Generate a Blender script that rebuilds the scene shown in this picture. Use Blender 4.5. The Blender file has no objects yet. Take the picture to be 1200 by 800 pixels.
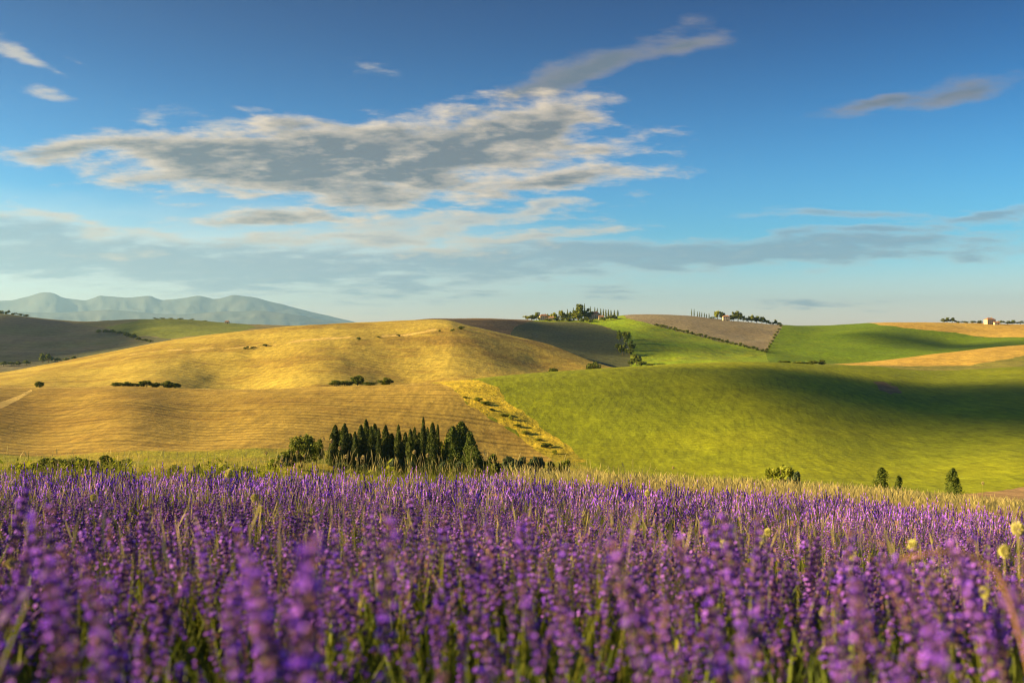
import bpy, math, random
import numpy as np
from mathutils import Vector, Matrix, Quaternion

R = math.radians
F = 1167.0            # focal length in photo pixels (35 mm on a 36 mm sensor, 1200 px wide)
SC = bpy.context.scene
COL = SC.collection

# ------------------------------------------------------------------ camera
cam_d = bpy.data.cameras.new('camera')
cam_d.lens = 35.0
cam_d.sensor_width = 36.0
cam_d.clip_start = 0.05
cam_d.clip_end = 80000.0
cam_d.dof.use_dof = True
cam_d.dof.focus_distance = 12.0
cam_d.dof.aperture_fstop = 3.8
cam = bpy.data.objects.new('camera', cam_d)
COL.objects.link(cam)
cam.location = (0, 0, 0)
cam.rotation_euler = (R(90), 0, 0)
SC.camera = cam

# ------------------------------------------------------------------ sun direction and exposure
SUN_EL = R(18.0)
SUN_AZ = R(-95.0)      # measured from +Y (view direction) towards +X; the sun stands to the left
SUN_DIR = Vector((math.sin(SUN_AZ) * math.cos(SUN_EL), math.cos(SUN_AZ) * math.cos(SUN_EL), math.sin(SUN_EL)))
sun_d = bpy.data.lights.new('sun', 'SUN')
sun_d.energy = 5.0
sun_d.angle = R(0.6)
sun_d.color = (1.0, 0.74, 0.30)
sun = bpy.data.objects.new('sun', sun_d)
COL.objects.link(sun)
sun.rotation_euler = (-SUN_DIR).to_track_quat('-Z', 'Y').to_euler()
sun.location = SUN_DIR * 50

SC.view_settings.view_transform = 'Standard'
SC.view_settings.look = 'None'
SC.view_settings.gamma = 1.0
SC.view_settings.use_curve_mapping = False
SC.view_settings.exposure = 1.75
SC.cycles.use_denoising = True
SC.cycles.filter_width = 1.1
SC.cycles.max_bounces = 6
SC.cycles.diffuse_bounces = 3
SC.cycles.transmission_bounces = 3
SC.cycles.volume_bounces = 1
SC.cycles.transparent_max_bounces = 4
SC.cycles.caustics_reflective = False
SC.cycles.caustics_refractive = False

HAZE = 3.0e-5          # density of the air
# unseen clouds added to shade the slopes: (px, t of the shaded ground, half size across, along, thickness, seed)
SHADE = [(1010, 4.5, 95, 45, 20, 1.0), (1100, 4.45, 120, 60, 24, 5.0), (1230, 4.45, 130, 60, 22, 6.0), (665, 9.0, 200, 80, 26, 2.0), (60, 9.2, 420, 200, 40, 3.0), (1120, 8.8, 170, 60, 20, 4.0)]
# ------------------------------------------------------------------ node helpers
class NT:
    """small expression helper over a node tree"""
    def __init__(self, tree):
        self.t = tree
    def node(self, kind, **kw):
        n = self.t.nodes.new(kind)
        for k, v in kw.items():
            setattr(n, k, v)
        return n
    def put(self, sock, v):
        if isinstance(v, bpy.types.NodeSocket):
            self.t.links.new(v, sock)
        elif v is not None:
            sock.default_value = v
    def m(self, op, a, b=None, c=None, clamp=False):
        n = self.node('ShaderNodeMath', operation=op, use_clamp=clamp)
        self.put(n.inputs[0], a)
        if b is not None: self.put(n.inputs[1], b)
        if c is not None: self.put(n.inputs[2], c)
        return n.outputs[0]
    def vm(self, op, a, b=None, scale=None):
        n = self.node('ShaderNodeVectorMath', operation=op)
        self.put(n.inputs[0], a)
        if b is not None: self.put(n.inputs[1], b)
        if scale is not None: self.put(n.inputs['Scale'], scale)
        return n.outputs[0]
    def xyz(self, v):
        n = self.node('ShaderNodeSeparateXYZ'); self.put(n.inputs[0], v)
        return n.outputs
    def comb(self, x, y, z):
        n = self.node('ShaderNodeCombineXYZ')
        self.put(n.inputs[0], x); self.put(n.inputs[1], y); self.put(n.inputs[2], z)
        return n.outputs[0]
    def noise(self, vec, scale, detail=4, rough=0.55, dist=0.0, dims='3D'):
        n = self.node('ShaderNodeTexNoise', noise_dimensions=dims)
        self.put(n.inputs['Vector'], vec); self.put(n.inputs['Scale'], scale)
        n.inputs['Detail'].default_value = detail
        n.inputs['Roughness'].default_value = rough
        n.inputs['Distortion'].default_value = dist
        return n.outputs['Fac']
    def ss(self, v, lo, hi, a=0.0, b=1.0):
        n = self.node('ShaderNodeMapRange', interpolation_type='SMOOTHSTEP')
        self.put(n.inputs['Value'], v)
        self.put(n.inputs['From Min'], lo); self.put(n.inputs['From Max'], hi)
        self.put(n.inputs['To Min'], a); self.put(n.inputs['To Max'], b)
        return n.outputs[0]
    def mix(self, f, a, b):
        n = self.node('ShaderNodeMix', data_type='RGBA')
        self.put(n.inputs[0], f); self.put(n.inputs[6], a); self.put(n.inputs[7], b)
        return n.outputs[2]
    def ramp(self, f, stops):
        n = self.node('ShaderNodeValToRGB')
        self.put(n.inputs[0], f)
        e = n.color_ramp.elements
        while len(e) < len(stops): e.new(0.5)
        for i, (p, c) in enumerate(stops):
            e[i].position = p; e[i].color = c
        return n.outputs[0]

def c4(r, g=None, b=None):
    if g is None: r, g, b = r
    return (r, g, b, 1.0)

def pix_dir(px, py):
    """azimuth and elevation of a photo pixel as seen from the camera (level camera)"""
    a = math.atan((px - 600) / F)
    return a, math.atan((400 - py) / F * math.cos(a))

# ------------------------------------------------------------------ world: clear evening sky with drifting clouds
world = bpy.data.worlds.new('World')
SC.world = world
world.use_nodes = True
wt = world.node_tree
wt.nodes.clear()
W = NT(wt)
w_out = W.node('ShaderNodeOutputWorld')
w_bg = W.node('ShaderNodeBackground')
wt.links.new(w_bg.outputs[0], w_out.inputs[0])
SKY_STRENGTH = 0.05
w_bg.inputs['Strength'].default_value = SKY_STRENGTH
sky = W.node('ShaderNodeTexSky', sky_type='NISHITA')
sky.sun_disc = False
sky.sun_elevation = SUN_EL
sky.sun_rotation = SUN_AZ
sky.altitude = 100
sky.air_density = 1.0
sky.dust_density = 0.6
sky.ozone_density = 3.0
tc = W.node('ShaderNodeTexCoord')
D = W.vm('NORMALIZE', tc.outputs['Generated'])
dx, dy, dz = W.xyz(D)
az = W.m('ARCTAN2', dx, dy)
el = W.m('ARCSINE', dz)

hsv = W.node('ShaderNodeHueSaturation')
hsv.inputs['Saturation'].default_value = 1.25
hsv.inputs['Value'].default_value = 1.0
wt.links.new(sky.outputs[0], hsv.inputs['Color'])
sep = W.node('ShaderNodeSeparateColor'); wt.links.new(hsv.outputs[0], sep.inputs[0])
cmb = W.node('ShaderNodeCombineColor')
SKY_TOP = (0.04, 0.31, 0.42); SKY_GAIN = (0.30, 0.66, 0.86); SKY_LOW = (4.0, 1.5, 1.35); SKY_POW = (1.35, 1.25, 1.15)      # a clear, deep evening blue
for i in range(3):
    up_ = W.ss(el, 0.10, 0.36, SKY_GAIN[i], SKY_GAIN[i] * SKY_TOP[i])
    W.put(cmb.inputs[i], W.m('MULTIPLY', W.m('MULTIPLY', W.m('POWER', sep.outputs[i], SKY_POW[i]), up_), W.ss(el, 0.0, 0.11, SKY_LOW[i], 1.0)))
sky_col = cmb.outputs[0]

# cloud-sheet coordinates: the sky plane overhead, so that clouds flatten towards the horizon
inv = W.m('DIVIDE', 1.0, W.m('ADD', W.m('MAXIMUM', dz, 0.0), 0.16))
P = W.comb(W.m('MULTIPLY', dx, inv), W.m('MULTIPLY', dy, inv), 0.0)
# gentle warp of the outlines
wn = W.node('ShaderNodeTexNoise'); wn.inputs['Scale'].default_value = 2.2
wn.inputs['Detail'].default_value = 5
wt.links.new(P, wn.inputs['Vector'])
warp = W.vm('SUBTRACT', wn.outputs['Color'], (0.5, 0.5, 0.5))
wx, wy, wz = W.xyz(warp)
azw = W.m('ADD', az, W.m('MULTIPLY', wx, 0.14))
elw = W.m('ADD', el, W.m('MULTIPLY', wy, 0.045))

AE = W.comb(azw, elw, 0.0)
def blob(px, py, hl, ht, tilt=0.0, weight=1.0):
    """soft ellipse on the sky dome: centre, half length and half height in pixels"""
    a0, e0 = pix_dir(px, py)
    mp = W.node('ShaderNodeMapping', vector_type='TEXTURE')
    wt.links.new(AE, mp.inputs['Vector'])
    mp.inputs['Location'].default_value = (a0, e0, 0)
    mp.inputs['Rotation'].default_value = (0, 0, R(tilt))
    mp.inputs['Scale'].default_value = (hl / F, ht / F, 1)
    ln = W.node('ShaderNodeVectorMath', operation='LENGTH')
    wt.links.new(mp.outputs[0], ln.inputs[0])
    return W.m('MULTIPLY_ADD', ln.outputs['Value'], -weight, weight)

def smax(vals, k=0.25):
    o = vals[0]
    for v in vals[1:]:
        o = W.m('SMOOTH_MAX', o, v, k)
    return o

def stretch(vec, sx, sy):
    x, y, z = W.xyz(vec)
    return W.comb(W.m('MULTIPLY', x, sx), W.m('MULTIPLY', y, sy), 0.0)

SUN_SHIFT = (-0.03, -0.018, 0.0)       # towards the sun in cloud-sheet space
Pn = stretch(P, 0.75, 1.0)
Ps = W.vm('ADD', Pn, SUN_SHIFT)
fine = W.noise(Pn, 6.5, 10, 0.62, 0.12)
fine_s = W.noise(Ps, 6.5, 10, 0.62, 0.12)
broad = W.noise(Pn, 2.4, 6, 0.55)

def cloud_layer(blobs, K, lo, hi, extra=None):
    f = smax([blob(*b) for b in blobs])
    if extra is not None: f = W.m('MAXIMUM', f, extra)
    n1 = W.m('MULTIPLY', W.m('SUBTRACT', fine, 0.5), K)
    n2 = W.m('MULTIPLY', W.m('SUBTRACT', fine_s, 0.5), K)
    a = W.m('ADD', f, n1); b = W.m('ADD', f, n2)
    dens = W.ss(a, lo, hi)
    lit = W.m('SUBTRACT', a, b)
    return dens, a, lit

# cumulus-like drifting clouds
big = [(425, 190, 330, 52, 3, 1.25), (560, 160, 195, 44, 6, 1.15), (260, 185, 170, 34, 0, 0.9), (85, 185, 65, 18, 10, 0.7),
       (660, 215, 110, 17, 4, 0.7), (340, 255, 110, 12, 3, 0.55), (450, 225, 150, 26, 2, 0.8),
       (690, 185, 90, 13, 12, 0.45)]
mid = [(690, 76, 140, 17, 19, 0.8), (785, 49, 60, 15, 8, 0.75), (1040, 116, 80, 10, 9, 0.6), (1125, 105, 70, 12, 2, 0.65),
       (600, 107, 50, 9, 25, 0.5)]
puff = [(30, 68, 45, 9, -20, 0.6), (68, 88, 18, 8, 0, 0.6), (168, 147, 28, 10, 0, 0.55), (262, 146, 62, 16, -8, 0.62),
        (435, 84, 26, 8, -12, 0.45), (275, 122, 30, 5, -5, 0.4), (97, 72, 16, 5, -25, 0.35), (50, 112, 16, 6, 0, 0.35),
        (640, 245, 50, 12, 6, 0.75), (520, 262, 190, 17, 4, 0.85), (660, 275, 90, 13, 5, 0.8), (745, 235, 12, 5, 0, 0.3),
        (420, 284, 210, 18, 0, 0.75), (140, 297, 40, 7, 0, 0.6), (100, 262, 150, 9, -5, 0.6)]
low = [(120, 300, 360, 36, -3, 0.85), (330, 320, 330, 34, 0, 0.7), (900, 295, 290, 20, 1.5, 0.95), (720, 300, 200, 22, 0, 0.8),
       (1020, 269, 130, 8, 1, 0.55), (560, 305, 240, 30, 0, 0.7), (20, 270, 120, 14, -4, 0.6), (1170, 250, 60, 6, 0, 0.5),
       (985, 249, 100, 5, -2, 0.35), (950, 357, 90, 7, 0, 0.45), (700, 345, 70, 9, 0, 0.35)]

d1, a1, l1 = cloud_layer(big, 1.9, -0.08, 0.50)
d2, a2, l2 = cloud_layer(mid, 1.7, -0.12, 0.65)
d3, a3, l3 = cloud_layer(puff, 2.4, -0.1, 0.75)
d4, a4, l4 = cloud_layer(low, 1.7, -0.15, 0.55)
# the same kind of scattered cloud goes on around the rest of the dome
back = W.ss(W.m('ABSOLUTE', az), 0.62, 0.9)
d5 = W.m('MULTIPLY', W.m('MULTIPLY', W.ss(broad, 0.54, 0.68), back), W.ss(dz, 0.02, 0.15))

CS = 0.68 / SKY_STRENGTH
def cloud_col(dens, a, lit, lit_c, shade_c, core_lo, core_hi, k):
    core = W.ss(a, core_lo, core_hi)
    f = W.m('SUBTRACT', W.m('ADD', core, 0.0), W.m('MULTIPLY', lit, k), clamp=True)
    return W.mix(f, c4([v * CS for v in lit_c]), c4([v * CS for v in shade_c]))

col1 = cloud_col(d1, a1, l1, (0.40, 0.325, 0.235), (0.075, 0.083, 0.092), 0.05, 0.85, 1.6)
col2 = cloud_col(d2, a2, l2, (0.17, 0.145, 0.14), (0.07, 0.085, 0.105), 0.0, 0.7, 1.0)
col3 = cloud_col(d3, a3, l3, (0.36, 0.31, 0.235), (0.19, 0.20, 0.205), 0.3, 1.1, 0.7)
col4 = cloud_col(d4, a4, l4, (0.34, 0.32, 0.27), (0.115, 0.17, 0.21), -0.1, 0.5, 0.55)
veil = W.m('MAXIMUM', blob(250, 300, 640, 75, 0, 1.0), 0.0)
veil = W.m('MULTIPLY', W.ss(veil, 0.0, 0.8), W.m('ADD', 0.25, W.m('MULTIPLY', broad, 0.7)))
c = sky_col
c = W.mix(W.m('MULTIPLY', d5, 0.7), c, c4([0.30 * CS, 0.28 * CS, 0.25 * CS]))
c = W.mix(W.m('MULTIPLY', veil, 0.8), c, c4([0.44 * CS, 0.44 * CS, 0.385 * CS]))
c = W.mix(W.m('MULTIPLY', d4, 0.78), c, col4)
c = W.mix(W.m('MULTIPLY', d3, 0.85), c, col3)
c = W.mix(W.m('MULTIPLY', d2, 0.88), c, col2)
c = W.mix(W.m('MULTIPLY', d1, 0.93), c, col1)
wt.links.new(c, w_bg.inputs['Color'])
world.cycles.sampling_method = 'AUTOMATIC'

# ------------------------------------------------------------------ numeric helpers
rng = np.random.default_rng(7)
random.seed(7)

def pchip(xs, ys, q):
    """monotone cubic interpolation, clamped outside"""
    xs = np.asarray(xs, float); ys = np.asarray(ys, float); q = np.asarray(q, float)
    h = np.diff(xs); d = np.diff(ys) / h
    m = np.zeros_like(ys)
    for i in range(1, len(xs) - 1):
        if d[i - 1] * d[i] > 0:
            w1 = 2 * h[i] + h[i - 1]; w2 = h[i] + 2 * h[i - 1]
            m[i] = (w1 + w2) / (w1 / d[i - 1] + w2 / d[i])
    m[0] = d[0]; m[-1] = d[-1]
    qc = np.clip(q, xs[0], xs[-1])
    k = np.clip(np.searchsorted(xs, qc, side='right') - 1, 0, len(xs) - 2)
    t = (qc - xs[k]) / h[k]
    t2, t3 = t * t, t * t * t
    return ((2 * t3 - 3 * t2 + 1) * ys[k] + (t3 - 2 * t2 + t) * h[k] * m[k]
            + (-2 * t3 + 3 * t2) * ys[k + 1] + (t3 - t2) * h[k] * m[k + 1])

_lat = rng.random((256, 256))
def vnoise(x, y):
    xi = np.floor(x).astype(int); yi = np.floor(y).astype(int)
    fx = x - xi; fy = y - yi
    fx = fx * fx * fx * (fx * (fx * 6 - 15) + 10); fy = fy * fy * fy * (fy * (fy * 6 - 15) + 10)
    a = _lat[xi % 256, yi % 256]; b = _lat[(xi + 1) % 256, yi % 256]
    c_ = _lat[xi % 256, (yi + 1) % 256]; d = _lat[(xi + 1) % 256, (yi + 1) % 256]
    return (a * (1 - fx) + b * fx) * (1 - fy) + (c_ * (1 - fx) + d * fx) * fy - 0.5
def fbm(x, y, o=4):
    s = 0; a = 1.0
    for i in range(o):
        s = s + a * vnoise(x + 17.3 * i, y + 9.1 * i); x = x * 2.03; y = y * 2.03; a *= 0.5
    return s

# ------------------------------------------------------------------ terrain: crest and valley lines, near to far
# each line: list of (px, depth in m, py) of the ground; t is its place in the sequence
def L(*rows):
    a = np.array(rows, float); return a[:, 0], a[:, 1], a[:, 2]
LAV = 0.50      # height of the lavender above its soil
edge_px = [-600, 0, 300, 600, 800, 1000, 1200, 1800]
edge_py = [553, 554, 555, 561, 571, 584, 601, 630]
def near_line(y, top_py):
    """soil line under lavender whose tops show at top_py"""
    return L(*[(p, y, q + LAV / y * F) for p, q in zip(edge_px, top_py)])
LINES = [
    (0.0, L((-600, 0.25, 400 + 0.58 / 0.25 * F), (1800, 0.25, 400 + 0.58 / 0.25 * F))),
    (0.3, near_line(1.0, [620, 620, 622, 625, 630, 632, 632, 632])),
    (0.55, near_line(2.5, [618, 618, 620, 626, 636, 646, 655, 670])),
    (0.75, near_line(5.0, [590, 590, 592, 598, 608, 620, 636, 660])),
    (1.0, near_line(12.0, edge_py)),
    (1.5, L((-600, 18, 594), (0, 18, 594), (300, 18, 595), (600, 18, 600), (800, 18, 606), (1000, 18, 615), (1200, 18, 630), (1800, 18, 650))),
    (2.0, L((-600, 40, 574), (0, 40, 574), (300, 40, 575), (600, 40, 580), (800, 40, 589), (1000, 40, 602), (1200, 40, 618), (1800, 40, 640))),
    (3.0, L((-600, 170, 556), (0, 185, 556), (300, 210, 557), (500, 232, 561), (650, 240, 566), (800, 215, 575), (1000, 160, 589), (1200, 125, 606), (1800, 110, 620))),
    (4.0, L((-600, 235, 534), (0, 240, 531), (300, 262, 530), (500, 285, 538), (650, 300, 545), (800, 290, 549), (1000, 250, 555), (1200, 215, 560), (1800, 190, 560))),
    (5.0, L((-600, 420, 455), (0, 430, 453), (130, 440, 453), (300, 450, 456), (420, 455, 452), (510, 460, 448), (600, 490, 440), (700, 530, 434), (800, 570, 429), (900, 590, 427), (1000, 600, 428), (1100, 610, 432), (1200, 620, 430), (1800, 650, 430))),
    (6.0, L((-600, 470, 456), (0, 475, 453.5), (130, 485, 453.5), (300, 495, 455.5), (420, 505, 453), (510, 530, 450), (600, 600, 444), (700, 680, 438), (800, 700, 435), (900, 700, 433), (1000, 690, 430.5), (1100, 690, 432), (1200, 700, 428), (1800, 700, 425))),
    (7.0, L((-600, 700, 470), (-200, 780, 455), (0, 850, 436), (60, 880, 425), (130, 920, 412), (200, 960, 399), (280, 1000, 388), (350, 1040, 383), (430, 1080, 377.5), (510, 1100, 374.5), (560, 1050, 384), (640, 950, 402), (735, 830, 432), (800, 850, 431), (900, 880, 427), (985, 900, 426), (1100, 930, 414), (1200, 950, 404), (1800, 1000, 385))),
    (8.0, L((-600, 950, 465), (-200, 980, 450), (0, 1050, 436), (60, 1080, 432), (130, 1100, 420), (200, 1120, 406), (280, 1140, 393), (350, 1150, 387), (430, 1160, 379), (510, 1170, 375.5), (560, 1120, 387), (640, 1010, 407), (735, 890, 435), (800, 930, 427), (900, 980, 423), (985, 990, 426), (1100, 1010, 416), (1200, 1030, 406), (1800, 1080, 387))),
    (9.0, L((-600, 1500, 405), (0, 1500, 399), (60, 1500, 398), (130, 1500, 397), (200, 1500, 390), (280, 1500, 388), (350, 1500, 385.5), (430, 1300, 379), (510, 1300, 375), (560, 1280, 380), (640, 1250, 390), (735, 1180, 402), (800, 1200, 402), (900, 1250, 404), (985, 1270, 405), (1100, 1300, 398), (1200, 1350, 392), (1800, 1350, 385))),
    (10.0, L((-600, 2200, 364), (0, 2200, 368), (40, 2200, 371.5), (100, 2200, 376), (190, 2050, 374.5), (260, 2200, 379), (350, 2300, 382), (430, 1700, 379.5), (510, 1500, 374), (560, 1500, 373.5), (620, 1550, 374), (700, 1600, 373), (740, 1650, 369), (800, 1650, 370), (860, 1650, 376), (915, 1650, 380.5), (960, 1700, 381), (1030, 1700, 379), (1100, 1700, 378), (1200, 1700, 380), (1800, 1700, 378))),
    (11.0, L((-600, 2900, 384), (1800, 2600, 388))),
    (12.0, L((-600, 7000, 410), (1800, 7000, 410))),
    (13.0, L((-600, 35000, 402), (1800, 35000, 402))),
]
TL = np.array([l[0] for l in LINES])
cols = np.concatenate([np.linspace(-3600, -620, 22), np.arange(-600, -60, 20), np.arange(-60, 1260, 4.0), np.arange(1260, 1801, 20), np.linspace(1830, 4800, 22)])
rows = np.concatenate([np.linspace(0, 1, 40, endpoint=False), np.linspace(1, 3, 40, endpoint=False), np.linspace(3, 5, 100, endpoint=False),
                       np.linspace(5, 7, 84, endpoint=False), np.linspace(7, 8, 24, endpoint=False), np.linspace(8, 10, 90, endpoint=False), np.linspace(10, 11, 10, endpoint=False), np.linspace(11, 13, 10)])
NC, NR = len(cols), len(rows)
ctl_y = np.array([pchip(l[1][0], l[1][1], cols) for l in LINES])       # (lines, cols)
ctl_p = np.array([pchip(l[1][0], l[1][2], cols) for l in LINES])
ctl_z = -(ctl_p - 400) / F * ctl_y
Y = np.zeros((NR, NC)); Z = np.zeros((NR, NC))
for j in range(NC):
    Y[:, j] = pchip(TL, ctl_y[:, j], rows)
    Z[:, j] = pchip(ctl_y[:, j], ctl_z[:, j], Y[:, j])
X = (cols[None, :] - 600) / F * Y
TT = np.repeat(rows[:, None], NC, 1); PX = np.repeat(cols[None, :], NR, 0)
# natural unevenness of the land
amp = np.interp(rows, [0, 1, 2, 3, 3.3, 4.7, 5, 5.4, 7, 8, 10, 10.5, 12, 13], [0.0, 0.03, 0.3, 0.5, 1.4, 1.4, 0.5, 1.5, 0.8, 3, 2.0, 4, 0, 0])[:, None]
Z += amp * (fbm(X / 110 + 3.3, Y / 190 + 1.7, 3) * 1.4 + 0.22 * fbm(X / 18, Y / 30, 2))
rill = np.interp(rows, [5.2, 5.6, 6.6, 6.95], [0, 1, 1, 0])[:, None]
Z += rill * (0.9 * fbm(X / 26 + Y / 90, Y / 110, 3) + 0.35 * fbm(X / 9 + Y / 40, Y / 60, 2))
Z += 0.05 * np.clip(1 - np.abs(rows - 0.9), 0, 1)[:, None] * fbm(X / 1.5, Y / 1.5, 2)
# swells and hollows: (px, t, half width px, half width t, metres)
SWELLS = [
    (270, 6.2, 60, 0.4, -4.5), (370, 6.35, 60, 0.45, 4.0), (190, 6.3, 60, 0.4, 2.0), (480, 6.1, 60, 0.3, -4.5), (540, 6.45, 60, 0.35, 3.5), (650, 6.5, 55, 0.4, -5.0), (330, 6.8, 80, 0.12, 1.5),
    (110, 6.4, 60, 0.45, -1.5), (420, 6.75, 60, 0.2, -1.5),
    (45, 4.45, 70, 0.45, -2.0), (-40, 4.5, 60, 0.5, 1.2), (150, 4.6, 60, 0.4, 1.8), (230, 4.5, 60, 0.4, -1.4), (330, 4.5, 90, 0.5, 0.8),
    (870, 4.55, 130, 0.5, 4.0), (1050, 4.5, 120, 0.6, -4.0), (700, 4.5, 90, 0.5, 1.5),
    (1030, 9.3, 60, 0.5, 6.0), (1120, 9.1, 70, 0.5, -9.0), (960, 9.3, 50, 0.5, -2.0), (660, 9.2, 60, 0.8, -3.0), (760, 9.3, 40, 0.5, 3.0),
    (190, 9.5, 60, 0.4, 4.0), (80, 9.3, 60, 0.5, -6.0),
]
for (sp, st, wp, wtt, dzz) in SWELLS:
    Z += dzz * np.exp(-((PX - sp) / wp) ** 2 - ((TT - st) / wtt) ** 2)
PY = 400 - Z / Y * F

def col_lerp(A, px):
    k = int(np.clip(np.searchsorted(cols, px) - 1, 0, NC - 2))
    f = min(max((px - cols[k]) / (cols[k + 1] - cols[k]), 0), 1)
    return A[:, k] * (1 - f) + A[:, k + 1] * f
def t_of(px, py, t0, t1):
    """parameter t at which the ground shows at pixel (px,py), looked for between t0 and t1"""
    p = col_lerp(PY, px)
    i0, i1 = np.searchsorted(rows, t0), np.searchsorted(rows, t1)
    best = i1
    for i in range(i0, min(i1, NR - 1)):
        if p[i] >= py > p[i + 1]:
            return rows[i] + (p[i] - py) / (p[i] - p[i + 1]) * (rows[i + 1] - rows[i])
    seg = p[i0:i1 + 1]
    return rows[i0 + int(np.argmin(np.abs(seg - py)))]
def ground_t(px, t):
    """point of the ground in direction px at parameter t"""
    y = float(np.interp(t, rows, col_lerp(Y, px))); z = float(np.interp(t, rows, col_lerp(Z, px)))
    return Vector(((px - 600) / F * y, y, z))
def ground_pix(px, py, t0, t1):
    return ground_t(px, t_of(px, py, t0, t1))
def ground_xy(x, y):
    x = np.atleast_1d(np.asarray(x, float)); y = np.atleast_1d(np.asarray(y, float))
    px = 600 + x / y * F
    k = np.clip(np.searchsorted(cols, px) - 1, 0, NC - 2)
    f = np.clip((px - cols[k]) / (cols[k + 1] - cols[k]), 0, 1)
    out = np.zeros_like(x)
    for kk in np.unique(k):
        s = k == kk
        za = np.interp(y[s], Y[:, kk], Z[:, kk]); zb = np.interp(y[s], Y[:, kk + 1], Z[:, kk + 1])
        out[s] = za * (1 - f[s]) + zb * f[s]
    return out
def gz(x, y): return float(ground_xy(x, y)[0])

# ------------------------------------------------------------------ mesh helpers
def link(o, parent=None):
    COL.objects.link(o)
    if parent is not None: o.parent = parent
    return o
def mesh_np(name, verts, faces, mats, mat_idx=None, smooth=False):
    """faces: list of index tuples, or an (n,3)/(n,4) array"""
    me = bpy.data.meshes.new(name)
    verts = np.asarray(verts, np.float32)
    me.vertices.add(len(verts)); me.vertices.foreach_set('co', verts.ravel())
    if isinstance(faces, np.ndarray):
        n, k = faces.shape
        tot = np.full(n, k, np.int32); idx = faces.astype(np.int32).ravel()
    else:
        tot = np.array([len(f) for f in faces], np.int32); idx = np.array([i for f in faces for i in f], np.int32)
    st = np.zeros(len(tot), np.int32); st[1:] = np.cumsum(tot)[:-1]
    me.loops.add(len(idx)); me.loops.foreach_set('vertex_index', idx)
    me.polygons.add(len(tot)); me.polygons.foreach_set('loop_start', st); me.polygons.foreach_set('loop_total', tot)
    if mat_idx is not None: me.polygons.foreach_set('material_index', np.asarray(mat_idx, np.int32))
    me.polygons.foreach_set('use_smooth', np.full(len(tot), bool(smooth)))
    for m in (mats if isinstance(mats, (list, tuple)) else [mats]): me.materials.append(m)
    me.update(calc_edges=True)
    return me
def obj(name, me, parent=None, label=None, cat=None, group=None, kind=None, loc=None):
    o = bpy.data.objects.new(name, me)
    if label: o['label'] = label
    if cat: o['category'] = cat
    if group: o['group'] = group
    if kind: o['kind'] = kind
    if loc is not None: o.location = loc
    return link(o, parent)
class MB:
    """collects polygons with material slots"""
    def __init__(self): self.v = []; self.f = []; self.m = []
    def add(self, vs, fs, m=0):
        b = len(self.v); self.v += [tuple(v) for v in vs]
        for f in fs: self.f.append(tuple(b + i for i in f)); self.m.append(m)
    def tube(self, pts, radii, n=5, m=0, cap=True):
        pts = [Vector(p) for p in pts]; rings = []
        up = Vector((0.3, 1, 0.1)).normalized()
        vs = []; fs = []
        for i, p in enumerate(pts):
            d = (pts[min(i + 1, len(pts) - 1)] - pts[max(i - 1, 0)])
            d = d.normalized() if d.length > 1e-9 else Vector((0, 0, 1))
            a = d.cross(up); a = a.normalized() if a.length > 1e-6 else Vector((1, 0, 0)); b = d.cross(a)
            for k in range(n):
                q = 2 * math.pi * k / n
                vs.append(p + (a * math.cos(q) + b * math.sin(q)) * radii[i])
        for i in range(len(pts) - 1):
            for k in range(n):
                k2 = (k + 1) % n
                fs.append((i * n + k, i * n + k2, (i + 1) * n + k2, (i + 1) * n + k))
        if cap: fs.append(tuple(range(n))[::-1]); fs.append(tuple((len(pts) - 1) * n + k for k in range(n)))
        self.add(vs, fs, m)
    def box(self, lo, hi, m=0):
        x0, y0, z0 = lo; x1, y1, z1 = hi
        self.add([(x0, y0, z0), (x1, y0, z0), (x1, y1, z0), (x0, y1, z0), (x0, y0, z1), (x1, y0, z1), (x1, y1, z1), (x0, y1, z1)],
                 [(0, 3, 2, 1), (4, 5, 6, 7), (0, 1, 5, 4), (1, 2, 6, 5), (2, 3, 7, 6), (3, 0, 4, 7)], m)
    def mesh(self, name, mats, smooth=False):
        return mesh_np(name, self.v, self.f, mats, self.m, smooth)
    def arrays(self):
        """triangulated arrays: verts, tris, material index"""
        t = []; mm = []
        for f, m in zip(self.f, self.m):
            for i in range(1, len(f) - 1): t.append((f[0], f[i], f[i + 1])); mm.append(m)
        return np.array(self.v, float), np.array(t, int), np.array(mm, int)

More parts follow.
